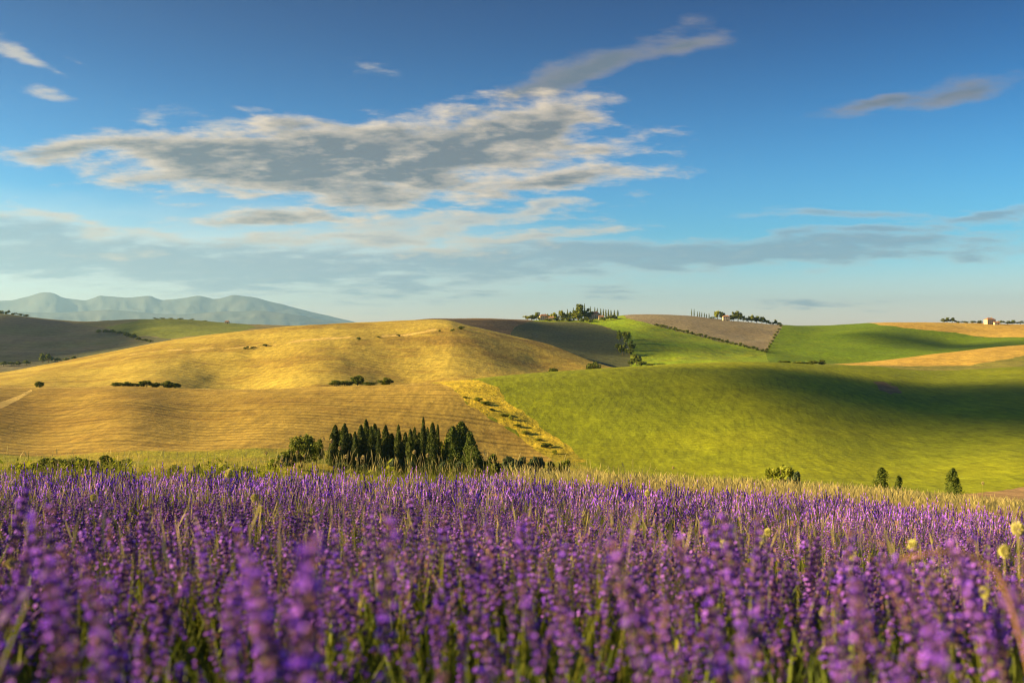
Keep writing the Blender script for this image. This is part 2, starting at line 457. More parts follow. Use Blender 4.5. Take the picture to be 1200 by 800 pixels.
# ------------------------------------------------------------------ field materials
def base_mat(name):
    mt = bpy.data.materials.new(name); mt.use_nodes = True
    t = mt.node_tree; b = t.nodes['Principled BSDF']
    b.inputs['Roughness'].default_value = 0.9
    b.inputs['Specular IOR Level'].default_value = 0.15
    return mt, NT(t), b
def field_mat(name, ca, cb, cc=None, rows_angle=None, period=8.0, row_amt=0.3, tram=None, grain=1.0, bump=0.5, patch=140.0, wander=14.0):
    """a crop or stubble field seen from afar: two tones in large patches, clumps and drill rows with relief"""
    mt, n, b = base_mat(name)
    geo = n.node('ShaderNodeNewGeometry'); pos = geo.outputs['Position']
    x, y, z = n.xyz(pos)
    flat = n.comb(x, y, 0.0)
    n_patch = n.noise(flat, 1.0 / patch, 4, 0.55)
    n_mid = n.noise(flat, 1.0 / 22.0, 5, 0.6)
    n_fine = n.noise(flat, grain / 2.2, 4, 0.65)
    colr = n.mix(n.ss(n_patch, 0.36, 0.64), c4(ca), c4(cb))
    if cc is not None:
        colr = n.mix(n.m('MULTIPLY', n.ss(n.m('ADD', n.m('MULTIPLY', n_mid, 0.5), n.m('MULTIPLY', n_patch, 0.5)), 0.47, 0.60), 0.8), colr, c4(cc))
    n_str = n.noise(n.comb(n.m('MULTIPLY', x, 0.11), n.m('MULTIPLY', y, 0.5), 0.0), 1.0, 5, 0.7)      # ragged streaks along the drilling
    val = n.m('ADD', 0.10, n.m('ADD', n.m('MULTIPLY', n_fine, 0.8), n.m('MULTIPLY', n_str, 1.0)))
    n_clod = n.noise(n.comb(n.m('MULTIPLY', x, 0.30), n.m('MULTIPLY', y, 0.055), 0.0), 1.0, 8, 0.80)      # clumps and bare spots
    val = n.m('MULTIPLY', val, n.m('ADD', 0.60, n.m('MULTIPLY', n_mid, 0.8)))
    val = n.m('MULTIPLY', val, n.ss(n_clod, 0.22, 0.78, 0.50, 1.50))
    hgt = n.m('MULTIPLY', n_fine, bump)
    def stripes(angle, per, sharp, wob):
        c_, s_ = math.cos(R(angle)), math.sin(R(angle))
        w = n.m('ADD', n.m('MULTIPLY', x, c_), n.m('MULTIPLY', y, s_))
        wnz = n.m('MULTIPLY', n.m('SUBTRACT', n.noise(flat, 1.0 / 90.0, 2, 0.5), 0.5), wob)
        ph = n.m('MULTIPLY', n.m('ADD', w, wnz), 2 * math.pi / per)
        return n.ss(n.m('SINE', ph), -sharp, 1.0)
    if rows_angle is not None:
        s = stripes(rows_angle, period, 0.6, wander)
        brk = n.ss(n.noise(n.comb(n.m('MULTIPLY', x, 0.02), n.m('MULTIPLY', y, 0.15), 0.0), 1.0, 3, 0.6), 0.3, 0.7)
        s = n.m('MULTIPLY', s, brk)
        val = n.m('MULTIPLY', val, n.m('SUBTRACT', 1.0, n.m('MULTIPLY', s, row_amt)))
        hgt = n.m('SUBTRACT', hgt, n.m('MULTIPLY', s, bump * 0.5))
    if tram is not None:
        ang, per, amt = tram
        s = n.m('MULTIPLY', stripes(ang, per, -0.55, 9.0), n.ss(n.noise(flat, 1.0 / 35.0, 4, 0.6), 0.38, 0.68))
        val = n.m('MULTIPLY', val, n.m('SUBTRACT', 1.0, n.m('MULTIPLY', s, amt)))
    mx = n.node('ShaderNodeMix', data_type='RGBA', blend_type='MULTIPLY'); mx.inputs[0].default_value = 1.0
    n.put(mx.inputs[6], colr)
    cv = n.node('ShaderNodeCombineColor')
    for i in range(3): n.put(cv.inputs[i], val)
    n.put(mx.inputs[7], cv.outputs[0])
    n.put(b.inputs['Base Color'], mx.outputs[2])
    bp = n.node('ShaderNodeBump'); bp.inputs['Strength'].default_value = 0.9; bp.inputs['Distance'].default_value = 1.0
    n.put(bp.inputs['Height'], hgt); n.put(b.inputs['Normal'], bp.outputs[0])
    return mt

M = {}
M['soil'] = field_mat('lavender_soil', (0.05, 0.05, 0.018), (0.075, 0.06, 0.03), (0.03, 0.045, 0.01), grain=30, bump=0.03, patch=1.5)
M['verge'] = field_mat('valley_grass', (0.28, 0.26, 0.02), (0.42, 0.31, 0.04), (0.12, 0.16, 0.015), grain=2, bump=0.5, patch=30)
M['stubble'] = field_mat('wheat_stubble', (0.42, 0.285, 0.055), (0.37, 0.245, 0.045), (0.25, 0.155, 0.03), rows_angle=88, period=7.0, row_amt=0.5, grain=1.0, bump=0.35, wander=10)
M['strip'] = field_mat('weedy_gully', (0.58, 0.41, 0.035), (0.46, 0.35, 0.02), (0.20, 0.17, 0.015), grain=0.8, bump=1.0, patch=40)
M['young'] = field_mat('green_wheat', (0.235, 0.25, 0.006), (0.185, 0.22, 0.006), (0.15, 0.17, 0.006), tram=(-14, 3.4, 0.20), grain=1.0, bump=0.4)
M['gold'] = field_mat('ripe_wheat', (0.47, 0.35, 0.06), (0.40, 0.285, 0.045), (0.24, 0.15, 0.03), rows_angle=60, period=11, row_amt=0.22, grain=0.7, bump=0.55, patch=120)
M['wedge'] = field_mat('far_wheat', (0.50, 0.33, 0.07), (0.45, 0.285, 0.06), None, rows_angle=70, period=16, row_amt=0.2, grain=0.5, bump=0.6)
M['olive'] = field_mat('olive_meadow', (0.19, 0.19, 0.03), (0.26, 0.22, 0.05), (0.12, 0.13, 0.03), grain=0.5, bump=0.7)
M['plough'] = field_mat('ploughed_soil', (0.17, 0.11, 0.05), (0.20, 0.13, 0.055), None, rows_angle=40, period=18, row_amt=0.25, grain=0.5, bump=0.7)
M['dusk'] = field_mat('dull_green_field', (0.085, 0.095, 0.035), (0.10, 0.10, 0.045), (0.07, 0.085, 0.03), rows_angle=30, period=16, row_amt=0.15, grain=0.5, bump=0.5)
M['bright'] = field_mat('bright_meadow', (0.20, 0.29, 0.008), (0.27, 0.30, 0.012), (0.13, 0.20, 0.015), tram=(10, 18, 0.3), grain=0.5, bump=0.6, patch=90)
M['grey'] = field_mat('grey_stubble', (0.27, 0.22, 0.14), (0.25, 0.20, 0.13), (0.21, 0.165, 0.10), rows_angle=55, period=20, row_amt=0.2, grain=0.5, bump=0.5)
M['emerald'] = field_mat('lush_green_field', (0.12, 0.19, 0.002), (0.15, 0.21, 0.002), (0.085, 0.15, 0.003), rows_angle=65, period=20, row_amt=0.12, grain=0.5, bump=0.4)
M['far'] = field_mat('far_fields', (0.24, 0.185, 0.08), (0.17, 0.155, 0.06), (0.13, 0.12, 0.05), rows_angle=75, period=30, row_amt=0.2, grain=0.3, bump=0.8, patch=300)
M['fallow'] = field_mat('fallow_slope', (0.135, 0.115, 0.075), (0.12, 0.115, 0.06), (0.09, 0.10, 0.045), rows_angle=70, period=34, row_amt=0.3, grain=0.3, bump=0.7, patch=200)
M['knoll'] = field_mat('green_knoll', (0.17, 0.19, 0.025), (0.14, 0.17, 0.025), None, rows_angle=70, period=30, row_amt=0.15, grain=0.3, bump=0.6)
M['track'] = field_mat('farm_track', (0.62, 0.44, 0.13), (0.55, 0.38, 0.11), None, grain=2, bump=0.2)
M['earth'] = field_mat('bare_earth_path', (0.36, 0.23, 0.12), (0.30, 0.19, 0.10), None, grain=3, bump=0.2, patch=20)
M['plain'] = field_mat('distant_plain', (0.15, 0.15, 0.07), (0.22, 0.18, 0.09), None, grain=0.1, bump=0.5, patch=900)

# ------------------------------------------------------------------ cut the terrain sheet into fields along their boundaries
KT = 80.0
def poly_sdf(poly):
    """signed distance (inside positive) in (px, KT*t) space"""
    A = np.array(poly, float); B = np.roll(A, -1, 0)
    q = np.stack([PX.ravel(), TT.ravel() * KT], 1)
    best = np.full(len(q), 1e18); ins = np.zeros(len(q), bool)
    for a, b in zip(A, B):
        e = b - a; w = q - a
        h = np.clip((w @ e) / max(e @ e, 1e-12), 0, 1)
        dd = w - h[:, None] * e
        best = np.minimum(best, (dd ** 2).sum(1))
        c1 = (a[1] <= q[:, 1]) & (b[1] > q[:, 1]) | (b[1] <= q[:, 1]) & (a[1] > q[:, 1])
        with np.errstate(divide='ignore', invalid='ignore'):
            xi = a[0] + (q[:, 1] - a[1]) / (b[1] - a[1]) * e[0]
        ins ^= c1 & (q[:, 0] < xi)
    return np.where(ins, 1, -1) * np.sqrt(best)
def poly(pts, t0, t1):
    """vertices: (px, py) found on the ground between t0 and t1, or (px, 't', t)"""
    o = []
    for p in pts:
        if p[1] == 't': o.append((p[0], p[2] * KT))
        else: o.append((p[0], t_of(p[0], p[1], t0, t1) * KT))
    return o
def band(pts, w, t0, t1):
    """a thin strip along a line of pixels; w = half width in t"""
    c_ = poly(pts, t0, t1)
    return [(a, b + w * KT) for a, b in c_] + [(a, b - w * KT) for a, b in c_[::-1]]

V0 = np.stack([X.ravel(), Y.ravel(), Z.ravel()], 1)
ii = np.arange(NR * NC).reshape(NR, NC)
quads = np.stack([ii[:-1, :-1].ravel(), ii[:-1, 1:].ravel(), ii[1:, 1:].ravel(), ii[1:, :-1].ravel()], 1)
verts = [tuple(v) for v in V0]
grid_n = len(verts)
live = [tuple(q) for q in quads.tolist()]
extra_sd = {}                # scalar lists for cut vertices are interpolated on demand
cut_src = []                 # for each added vertex: (a, b, f)
def take(sd_grid):
    """split the remaining faces by the signed distance; returns the faces inside"""
    global live
    sd = list(sd_grid)
    for (a, b, f) in cut_src: sd.append(sd[a] * (1 - f) + sd[b] * f)
    sda = np.array(sd)
    ins, rest = [], []
    edge = {}
    def cutv(a, b):
        k = (a, b) if a < b else (b, a)
        if k not in edge:
            a_, b_ = k
            f = sd[a_] / (sd[a_] - sd[b_])
            va, vb = verts[a_], verts[b_]
            verts.append(tuple(va[i] * (1 - f) + vb[i] * f for i in range(3)))
            cut_src.append((a_, b_, f)); edge[k] = len(verts) - 1
        return edge[k]
    for f in live:
        s = [sd[i] > 0 for i in f]
        if all(s): ins.append(f)
        elif not any(s): rest.append(f)
        else:
            pi, po = [], []
            n = len(f)
            for i in range(n):
                a, b = f[i], f[(i + 1) % n]
                (pi if s[i] else po).append(a)
                if s[i] != s[(i + 1) % n]:
                    c_ = cutv(a, b); pi.append(c_); po.append(c_)
            if len(pi) > 2: ins.append(tuple(pi))
            if len(po) > 2: rest.append(tuple(po))
    live = rest
    return ins
def field(name, faces, mat, label=None):
    used = sorted({i for f in faces for i in f})
    mp = {u: k for k, u in enumerate(used)}
    me = mesh_np(name, [verts[u] for u in used], [tuple(mp[i] for i in f) for f in faces], M[mat], None, True)
    return obj(name, me, kind='structure')

BIG = 5000
TS = TT.ravel()
PXR = PX.ravel()
FIELDS = []
FIELDS.append(('lavender_field_soil', 'soil', (1.02 - TS) * KT))
# pale dirt tracks and paths first, they lie over field boundaries
FIELDS.append(('bare_path', 'earth', poly_sdf(poly([(1075, 582), (1130, 579), (1200, 570), (1330, 562), (1330, 585), (1200, 588), (1120, 590), (1060, 588)], 2.2, 4.6))))
FIELDS.append(('farm_track', 'track', poly_sdf(band([(-60, 't', 4.985), (130, 't', 4.985), (300, 't', 4.985), (420, 't', 4.985), (505, 't', 4.985)], 0.012, 5, 7))))
FIELDS.append(('field_lane', 'track', poly_sdf(band([(150, 416), (230, 410), (330, 402), (400, 396), (470, 393), (520, 386), (535, 381)], 0.010, 6.2, 7.0))))
FIELDS.append(('bare_patch', 'plough', poly_sdf(poly([(1022, 450), (1036, 449), (1052, 453), (1056, 459), (1044, 460), (1030, 456)], 4.0, 5.0))))
FIELDS.append(('field_lane', 'track', poly_sdf(band([(-10, 478), (10, 471), (25, 464), (38, 457)], 0.035, 4, 5))))
FIELDS.append(('stubble_field', 'stubble', poly_sdf(poly([(-BIG, 't', 4.02), (0, 't', 4.02), (300, 't', 4.02), (480, 't', 4.0), (560, 't', 3.92), (652, 540), (604, 507), (550, 477), (497, 't', 5.1), (400, 't', 5.15), (0, 't', 5.15), (-BIG, 't', 5.15)], 3.6, 5.0))))
FIELDS.append(('weedy_gully', 'strip', poly_sdf(poly([(497, 't', 5.1), (550, 477), (604, 507), (654, 541), (690, 540), (655, 515), (600, 475), (540, 't', 5.1)], 3.6, 5.0))))
FIELDS.append(('valley_meadow', 'verge', poly_sdf([(-BIG, 1.0 * KT), (BIG, 1.0 * KT), (BIG, 2.6 * KT), (1200, 2.6 * KT), (1000, 2.75 * KT), (800, 3.05 * KT), (690, 3.9 * KT), (650, 4.15 * KT), (560, 4.1 * KT), (0, 4.1 * KT), (-BIG, 4.1 * KT)])))
FIELDS.append(('green_wheat_field', 'young', poly_sdf([(400, 2.5 * KT), (BIG, 2.5 * KT), (BIG, 5.55 * KT), (1200, 5.55 * KT), (1000, 5.5 * KT), (735, 5.5 * KT), (620, 5.3 * KT), (400, 5.12 * KT)])))
FIELDS.append(('golden_hill', 'gold', poly_sdf([(-BIG, 5.0 * KT), (400, 5.0 * KT), (735, 5.0 * KT), (760, 6.6 * KT), (735, 7.2 * KT), (640, 7.2 * KT), (510, 7.3 * KT), (350, 7.4 * KT), (-BIG, 7.4 * KT)])))
FIELDS.append(('wheat_wedge', 'wedge', poly_sdf(poly([(975, 't', 7.0), (1000, 429), (1060, 429), (1135, 428), (1160, 424), (1200, 417), (1300, 410), (BIG, 't', 6.5), (BIG, 't', 7.3), (1200, 't', 7.3), (985, 't', 7.3)], 6.0, 7.0))))
FIELDS.append(('olive_meadow', 'olive', poly_sdf([(735, 5.0 * KT), (BIG, 5.0 * KT), (BIG, 7.2 * KT), (985, 7.2 * KT), (800, 7.2 * KT), (735, 7.2 * KT)])))
FIELDS.append(('ploughed_slope', 'plough', poly_sdf(poly([(430, 't', 7.0), (520, 't', 7.0), (600, 't', 7.0), (598, 391), (603, 383), (622, 376), (625, 't', 10.2), (430, 't', 10.2)], 8.0, 10.0))))
FIELDS.append(('grey_stubble_field', 'grey', poly_sdf(poly([(722, 't', 10.3), (735, 373), (760, 379), (780, 384), (820, 394), (860, 403), (897, 412), (905, 400), (917, 382), (918, 't', 10.3)], 8.0, 10.0))))
FIELDS.append(('bright_meadow', 'bright', poly_sdf(poly([(630, 't', 10.2), (625, 376), (680, 377), (705, 381), (728, 390), (738, 410), (742, 't', 7.0), (800, 't', 7.0), (905, 't', 7.0), (897, 412), (860, 403), (820, 394), (780, 384), (760, 379), (735, 373), (722, 't', 10.3)], 7.5, 10.0))))
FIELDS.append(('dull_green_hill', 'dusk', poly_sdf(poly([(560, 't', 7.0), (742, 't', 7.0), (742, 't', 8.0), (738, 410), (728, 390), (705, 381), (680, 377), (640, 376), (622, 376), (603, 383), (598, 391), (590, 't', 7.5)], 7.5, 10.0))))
FIELDS.append(('lush_green_field', 'emerald', poly_sdf(poly([(905, 't', 7.0), (1000, 't', 7.0), (1400, 't', 7.0), (1500, 398), (1200, 395), (1120, 389.5), (1060, 384.5), (1030, 381), (1000, 't', 10.3), (918, 't', 10.3), (917, 382), (905, 400), (897, 412)], 7.5, 10.0))))
FIELDS.append(('golden_ridge', 'wedge', poly_sdf(poly([(1000, 't', 10.3), (1030, 381), (1060, 384.5), (1120, 389.5), (1200, 395), (1500, 398), (BIG, 't', 9.0), (BIG, 't', 10.3)], 8.5, 10.0))))
FIELDS.append(('green_knoll', 'knoll', poly_sdf(poly([(122, 384), (160, 376), (175, 't', 10.3), (262, 't', 10.3), (300, 384), (270, 390), (200, 397), (165, 394), (140, 389)], 8.4, 10.0))))
FIELDS.append(('fallow_slope', 'fallow', poly_sdf(poly([(-BIG, 't', 7.2), (230, 't', 7.2), (200, 397), (165, 394), (140, 389), (122, 384), (80, 378), (40, 't', 10.2), (-BIG, 't', 10.2)], 8.2, 10.0))))
FIELDS.append(('distant_plain', 'plain', (TS - 10.6) * KT))
ragged = 3.2 * fbm(PXR / 11, TS * 22, 4)          # uneven field margins
for (nm, mt, sd) in FIELDS:
    fc = take(sd + ragged * (0.25 if 'lane' in nm or 'track' in nm else (1.3 if nm in ('weedy_gully', 'bare_patch') else 0.7)))
    if fc: field(nm, fc, mt)
field('far_fields', live, 'far')
# ------------------------------------------------------------------ blue mountains on the horizon
mt_mat, n_, b_ = base_mat('mountain_slopes')
_g = n_.node('ShaderNodeNewGeometry')
n_.put(b_.inputs['Base Color'], n_.mix(n_.ss(n_.noise(_g.outputs['Position'], 1 / 900.0, 6, 0.6), 0.4, 0.62), c4(0.09, 0.11, 0.11), c4(0.12, 0.13, 0.12)))
def mountain(name, prof, y0, depth, seed):
    px = np.arange(prof[0][0], prof[-1][0] + 1, 2.5)
    top = pchip([p[0] for p in prof], [p[1] for p in prof], px)
    n = 34
    s = np.linspace(0, 1, n)
    PXm, S = np.meshgrid(px, s)
    Ym = y0 + depth * S
    Xm = (PXm - 600) / F * (y0 + depth * 0.5) * (1 + 0.25 * (S - 0.5))
    H = (400 - top)[None, :] / F * (y0 + depth * 0.5)
    prof_s = np.clip(1 - np.abs(S - 0.5) * 2, 0, 1) ** 0.8
    gul = fbm(Xm / 900 + seed, Ym / 1500 + seed, 5)
    crag = 0.5 - np.abs(fbm(PXm / 26 + seed, S * 5 + seed, 4))
    Zm = -70 + (H + 70) * prof_s * (1 + (0.3 * gul + 0.2 * (crag - 0.3)) * np.clip(np.abs(S - 0.5) * 4, 0.12, 1))
    ii_ = np.arange(Zm.size).reshape(Zm.shape)
    q = np.stack([ii_[:-1, :-1].ravel(), ii_[:-1, 1:].ravel(), ii_[1:, 1:].ravel(), ii_[1:, :-1].ravel()], 1)
    obj(name, mesh_np(name, np.stack([Xm.ravel(), Ym.ravel(), Zm.ravel()], 1), q, mt_mat, None, True), kind='structure')
mountain('mountain_range', [(-900, 372), (-500, 352), (-300, 360), (-120, 346), (-40, 351), (10, 351), (30, 347), (55, 341.5), (78, 348), (98, 350), (120, 345), (150, 346.5), (172, 345.5), (190, 351), (205, 350), (232, 346), (250, 349.5), (275, 344.5), (292, 345.5), (318, 353), (350, 361), (395, 372), (440, 381), (520, 392)], 25000, 6000, 3.0)
mountain('mountain_range', [(-700, 384), (-300, 366), (-60, 361), (60, 366), (130, 362), (210, 367), (300, 363), (380, 374), (430, 381), (500, 390)], 19500, 4500, 8.0)

# ------------------------------------------------------------------ haze in the air
hz = bpy.data.materials.new('haze'); hz.use_nodes = True
hz.node_tree.nodes.clear()
ho = hz.node_tree.nodes.new('ShaderNodeOutputMaterial'); hv = hz.node_tree.nodes.new('ShaderNodeVolumePrincipled')
hv.inputs['Color'].default_value = (0.34, 0.60, 1.0, 1); hv.inputs['Density'].default_value = HAZE
hv.inputs['Anisotropy'].default_value = 0.4
hz.node_tree.links.new(hv.outputs[0], ho.inputs['Volume'])
if HAZE > 0:
    hb = MB(); hb.box((-36000, -1500, -110), (36000, 36000, 1560))
    obj('haze', hb.mesh('haze', hz), kind='stuff')

# ------------------------------------------------------------------ unseen clouds, added off to the left to cast shade on the slopes
cl_mat, n_, b_ = base_mat('cloud_vapour')
b_.inputs['Base Color'].default_value = (0.9, 0.9, 0.9, 1); b_.inputs['Roughness'].default_value = 1.0
_tr = n_.node('ShaderNodeBsdfTransparent'); _mx = n_.node('ShaderNodeMixShader'); _mx.inputs[0].default_value = 0.48    # thin enough to let some sun through
n_.t.links.new(b_.outputs[0], _mx.inputs[1]); n_.t.links.new(_tr.outputs[0], _mx.inputs[2]); n_.t.links.new(_mx.outputs[0], cl_mat.node_tree.nodes['Material Output'].inputs[0])
def shade_cloud(target, ly, lx, lz, seed, alt=1250.0):
    """a flat lumpy cloud standing between the sun and the given ground point"""
    tdist = (alt - target.z) / SUN_DIR.z
    c_ = target + SUN_DIR * tdist
    nu, nv = 40, 20
    u = np.linspace(0, 2 * np.pi, nu, endpoint=False); v = np.linspace(-0.5 * np.pi, 0.5 * np.pi, nv)
    U, V_ = np.meshgrid(u, v)
    r = 1 + 0.55 * fbm(np.cos(U) * 2.2 + seed, np.sin(U) * 2.2 + V_ * 1.3, 4)
    xs = np.cos(U) * np.cos(V_) * r * lx; ys = np.sin(U) * np.cos(V_) * r * ly
    zs = np.where(V_ > 0, np.sin(V_) * r * lz, np.sin(V_) * lz * 0.45)
    ii_ = np.arange(nu * nv).reshape(nv, nu); i2 = np.roll(ii_, -1, 1)
    q = np.stack([ii_[:-1].ravel(), i2[:-1].ravel(), i2[1:].ravel(), ii_[1:].ravel()], 1)
    obj('cloud', mesh_np('cloud', np.stack([xs.ravel(), ys.ravel(), zs.ravel()], 1), q, cl_mat, None, True), kind='structure', loc=c_)
for (px_, t_, ly, lx, lz, sd_) in SHADE:
    shade_cloud(ground_t(px_, t_), ly, lx, lz, sd_)

# ------------------------------------------------------------------ foliage materials
def leaf_mat(name, ca, cb, trans=0.25, scale=1.2):
    mt = bpy.data.materials.new(name); mt.use_nodes = True
    n = NT(mt.node_tree); b = mt.node_tree.nodes['Principled BSDF']; out = mt.node_tree.nodes['Material Output']
    b.inputs['Roughness'].default_value = 0.7; b.inputs['Specular IOR Level'].default_value = 0.2
    geo = n.node('ShaderNodeNewGeometry'); oi = n.node('ShaderNodeObjectInfo')
    f = n.m('ADD', n.m('MULTIPLY', geo.outputs['Random Per Island'], 0.7), n.m('MULTIPLY', oi.outputs['Random'], 0.3))
    colr = n.mix(f, c4(ca), c4(cb))
    n.put(b.inputs['Base Color'], colr)
    if trans > 0:
        tr = n.node('ShaderNodeBsdfTranslucent'); n.put(tr.inputs['Color'], colr)
        mx = n.node('ShaderNodeMixShader'); mx.inputs[0].default_value = trans
        n.t.links.new(b.outputs[0], mx.inputs[1]); n.t.links.new(tr.outputs[0], mx.inputs[2]); n.t.links.new(mx.outputs[0], out.inputs[0])
    return mt
def plain_mat(name, col, rough=0.85, var=0.25, scale=3.0):
    mt, n, b = base_mat(name)
    geo = n.node('ShaderNodeNewGeometry')
    nz = n.noise(geo.outputs['Position'], scale, 4, 0.6)
    n.put(b.inputs['Base Color'], n.mix(n.ss(nz, 0.3, 0.7), c4([v * (1 - var) for v in col]), c4([v * (1 + var) for v in col])))
    b.inputs['Roughness'].default_value = rough
    return mt
M['bark'] = plain_mat('bark', (0.11, 0.08, 0.05), 0.9, 0.35, 6)
M['cyp'] = leaf_mat('cypress_needles', (0.022, 0.045, 0.010), (0.14, 0.16, 0.028), 0.22)
M['leaf'] = leaf_mat('broad_leaves', (0.06, 0.09, 0.014), (0.20, 0.22, 0.025), 0.3)
M['cyp_light'] = leaf_mat('green_cypress_needles', (0.035, 0.065, 0.012), (0.18, 0.21, 0.03), 0.22)
M['leaf_light'] = leaf_mat('light_leaves', (0.18, 0.22, 0.02), (0.36, 0.36, 0.045), 0.35)
M['leaf_grey'] = leaf_mat('grey_green_leaves', (0.05, 0.075, 0.035), (0.10, 0.13, 0.06), 0.3)
M['dry_twig'] = leaf_mat('dry_twigs', (0.22, 0.18, 0.07), (0.34, 0.28, 0.12), 0.3)

def leaf_quads(P_, size, up=0.0, seed=0, asp=0.6):
    """one small leaf-clump face per point"""
    g = np.random.default_rng(seed); n = len(P_)
    a = g.normal(size=(n, 3)); a[:, 2] += up * 3; a /= np.linalg.norm(a, axis=1)[:, None]
    b = g.normal(size=(n, 3)); b -= (b * a).sum(1)[:, None] * a; b /= np.linalg.norm(b, axis=1)[:, None]
    s = (size if np.ndim(size) else np.full(n, size)) * g.uniform(0.6, 1.4, n)
    a = a * s[:, None]; b = b * (s * asp)[:, None]
    v = np.stack([P_ - a, P_ + b * 0.9 - a * 0.1, P_ + a, P_ - b * 0.9 + a * 0.1], 1).reshape(-1, 3)
    return v, np.arange(n * 4).reshape(n, 4)

def crown_cypress(seed, n, core=True, slim=1.0):
    """unit cypress crown: height 1 above z=0, width 1"""
    g = np.random.default_rng(seed)
    s = g.random(n) ** 0.85
    prof = np.clip((1 - s) ** (0.62 * slim), 0, 1) * np.clip(0.55 + s * 3.0, 0, 1)
    ph = g.random(n) * 2 * np.pi
    lump = 1 + 0.75 * fbm(np.cos(ph) * 1.3 + seed, s * 6 + np.sin(ph) * 1.3, 3)
    r = 0.5 * prof * lump * (0.62 + 0.48 * g.random(n))
    P_ = np.stack([r * np.cos(ph), r * np.sin(ph), 0.03 + 0.96 * s], 1)
    v, f = leaf_quads(P_ * [1, 1, 5], 0.045 + 0.03 * g.random(n), 0.8, seed)
    v = v / [1, 1, 5]
    v[:, 2] = np.clip(v[:, 2], 0.005, None)
    if core:
        k, mz = 9, 12
        ss_ = np.linspace(0.02, 0.96, mz); q = np.linspace(0, 2 * np.pi, k, endpoint=False)
        Q, SS = np.meshgrid(q, ss_)
        rr = 0.30 * np.clip((1 - SS) ** (0.62 * slim), 0, 1) * np.clip(0.5 + SS * 3, 0, 1) * (1 + 0.4 * fbm(np.cos(Q) * 1.5 + seed, SS * 9 + np.sin(Q) * 1.5, 2))
        cv = np.stack([rr * np.cos(Q), rr * np.sin(Q), SS], -1).reshape(-1, 3)
        ix = np.arange(k * mz).reshape(mz, k); i2 = np.roll(ix, -1, 1)
        cf = np.stack([ix[:-1].ravel(), i2[:-1].ravel(), i2[1:].ravel(), ix[1:].ravel()], 1)
        f = np.concatenate([f, cf + len(v)]); v = np.concatenate([v, cv])
    return v, f
def crown_broad(seed, n, nclump=22, low=0.18, size=0.05):
    """unit broadleaf crown: height 1, width 1, uneven clumps with gaps"""
    g = np.random.default_rng(seed)
    c_ = []
    while len(c_) < nclump:
        p = g.uniform(-1, 1, 3)
        if 0.25 < np.linalg.norm(p) < 1: c_.append(p)
    c_ = np.array(c_); cr = g.uniform(0.2, 0.42, nclump)
    c_ = c_ * (1 - cr[:, None] * 0.75)
    k = g.integers(0, nclump, n)
    d = g.normal(size=(n, 3)); d /= np.linalg.norm(d, axis=1)[:, None]
    P_ = c_[k] + d * cr[k][:, None] * (0.55 + 0.5 * g.random(n) ** 0.7)[:, None]
    P_ = P_ * [0.5, 0.5, (1 - low) / 2] + [0, 0, low + (1 - low) / 2]
    P_[:, 2] = np.clip(P_[:, 2], 0.02, 1.02)
    return leaf_quads(P_, size, 0.0, seed + 1, 0.75)
def trunk_mesh(seed, h, r, limbs=5, top=0.8):
    g = random.Random(seed); mb = MB()
    pts = [(0, 0, -0.03), (g.uniform(-.01, .01), g.uniform(-.01, .01), h * 0.5), (g.uniform(-.02, .02), g.uniform(-.02, .02), h), (g.uniform(-.03, .03), g.uniform(-.03, .03), top)]
    mb.tube(pts, [r * 1.25, r, r * 0.8, r * 0.25], 6)
    for i in range(limbs):
        a = 6.283 * i / max(limbs, 1) + g.uniform(-.4, .4); z0 = h * g.uniform(0.7, 1.2); l = g.uniform(0.22, 0.4)
        mb.tube([(0, 0, z0), (math.cos(a) * l * 0.5, math.sin(a) * l * 0.5, z0 + l * 0.45), (math.cos(a) * l, math.sin(a) * l, z0 + l * 1.0)], [r * 0.55, r * 0.35, r * 0.12], 4)
    return mb.mesh('trunk', M['bark'])

TREE = {}
def variants(key, n, fc, ft, mat):
    TREE[key] = []
    for i in range(n):
        v, f = fc(i)
        TREE[key].append((mesh_np('crown', v, f, M[mat]), ft(i)))
variants('cypress', 5, lambda i: crown_cypress(10 + i, 3400), lambda i: trunk_mesh(i, 0.12, 0.03, 0, 0.85), 'cyp')
variants('cypress_fat', 3, lambda i: crown_cypress(30 + i, 3200, True, 0.7), lambda i: trunk_mesh(i, 0.12, 0.04, 0, 0.7), 'cyp_light')
variants('cypress_far', 3, lambda i: crown_cypress(50 + i, 260), lambda i: trunk_mesh(i, 0.12, 0.03, 0, 0.85), 'cyp')
variants('broad', 3, lambda i: crown_broad(60 + i, 3200, 26, 0.12, 0.035), lambda i: trunk_mesh(i, 0.25, 0.035), 'leaf')
variants('broad_far', 4, lambda i: crown_broad(70 + i, 420, 14, 0.12, 0.085), lambda i: trunk_mesh(i, 0.25, 0.035, 3), 'leaf')
variants('light', 2, lambda i: crown_broad(80 + i, 2200, 18, 0.1, 0.045), lambda i: trunk_mesh(i, 0.2, 0.03), 'leaf_light')
variants('light_far', 2, lambda i: crown_broad(85 + i, 420, 12, 0.1, 0.085), lambda i: trunk_mesh(i, 0.2, 0.03, 3), 'leaf_light')
variants('bush', 4, lambda i: crown_broad(90 + i, 1500, 16, 0.0, 0.055), lambda i: trunk_mesh(i, 0.2, 0.03, 4, 0.5), 'leaf')
variants('bush_grey', 3, lambda i: crown_broad(95 + i, 1500, 16, 0.0, 0.055), lambda i: trunk_mesh(i, 0.2, 0.03, 4, 0.5), 'leaf_grey')
variants('bush_light', 3, lambda i: crown_broad(100 + i, 1500, 16, 0.0, 0.055), lambda i: trunk_mesh(i, 0.2, 0.03, 4, 0.5), 'leaf_light')
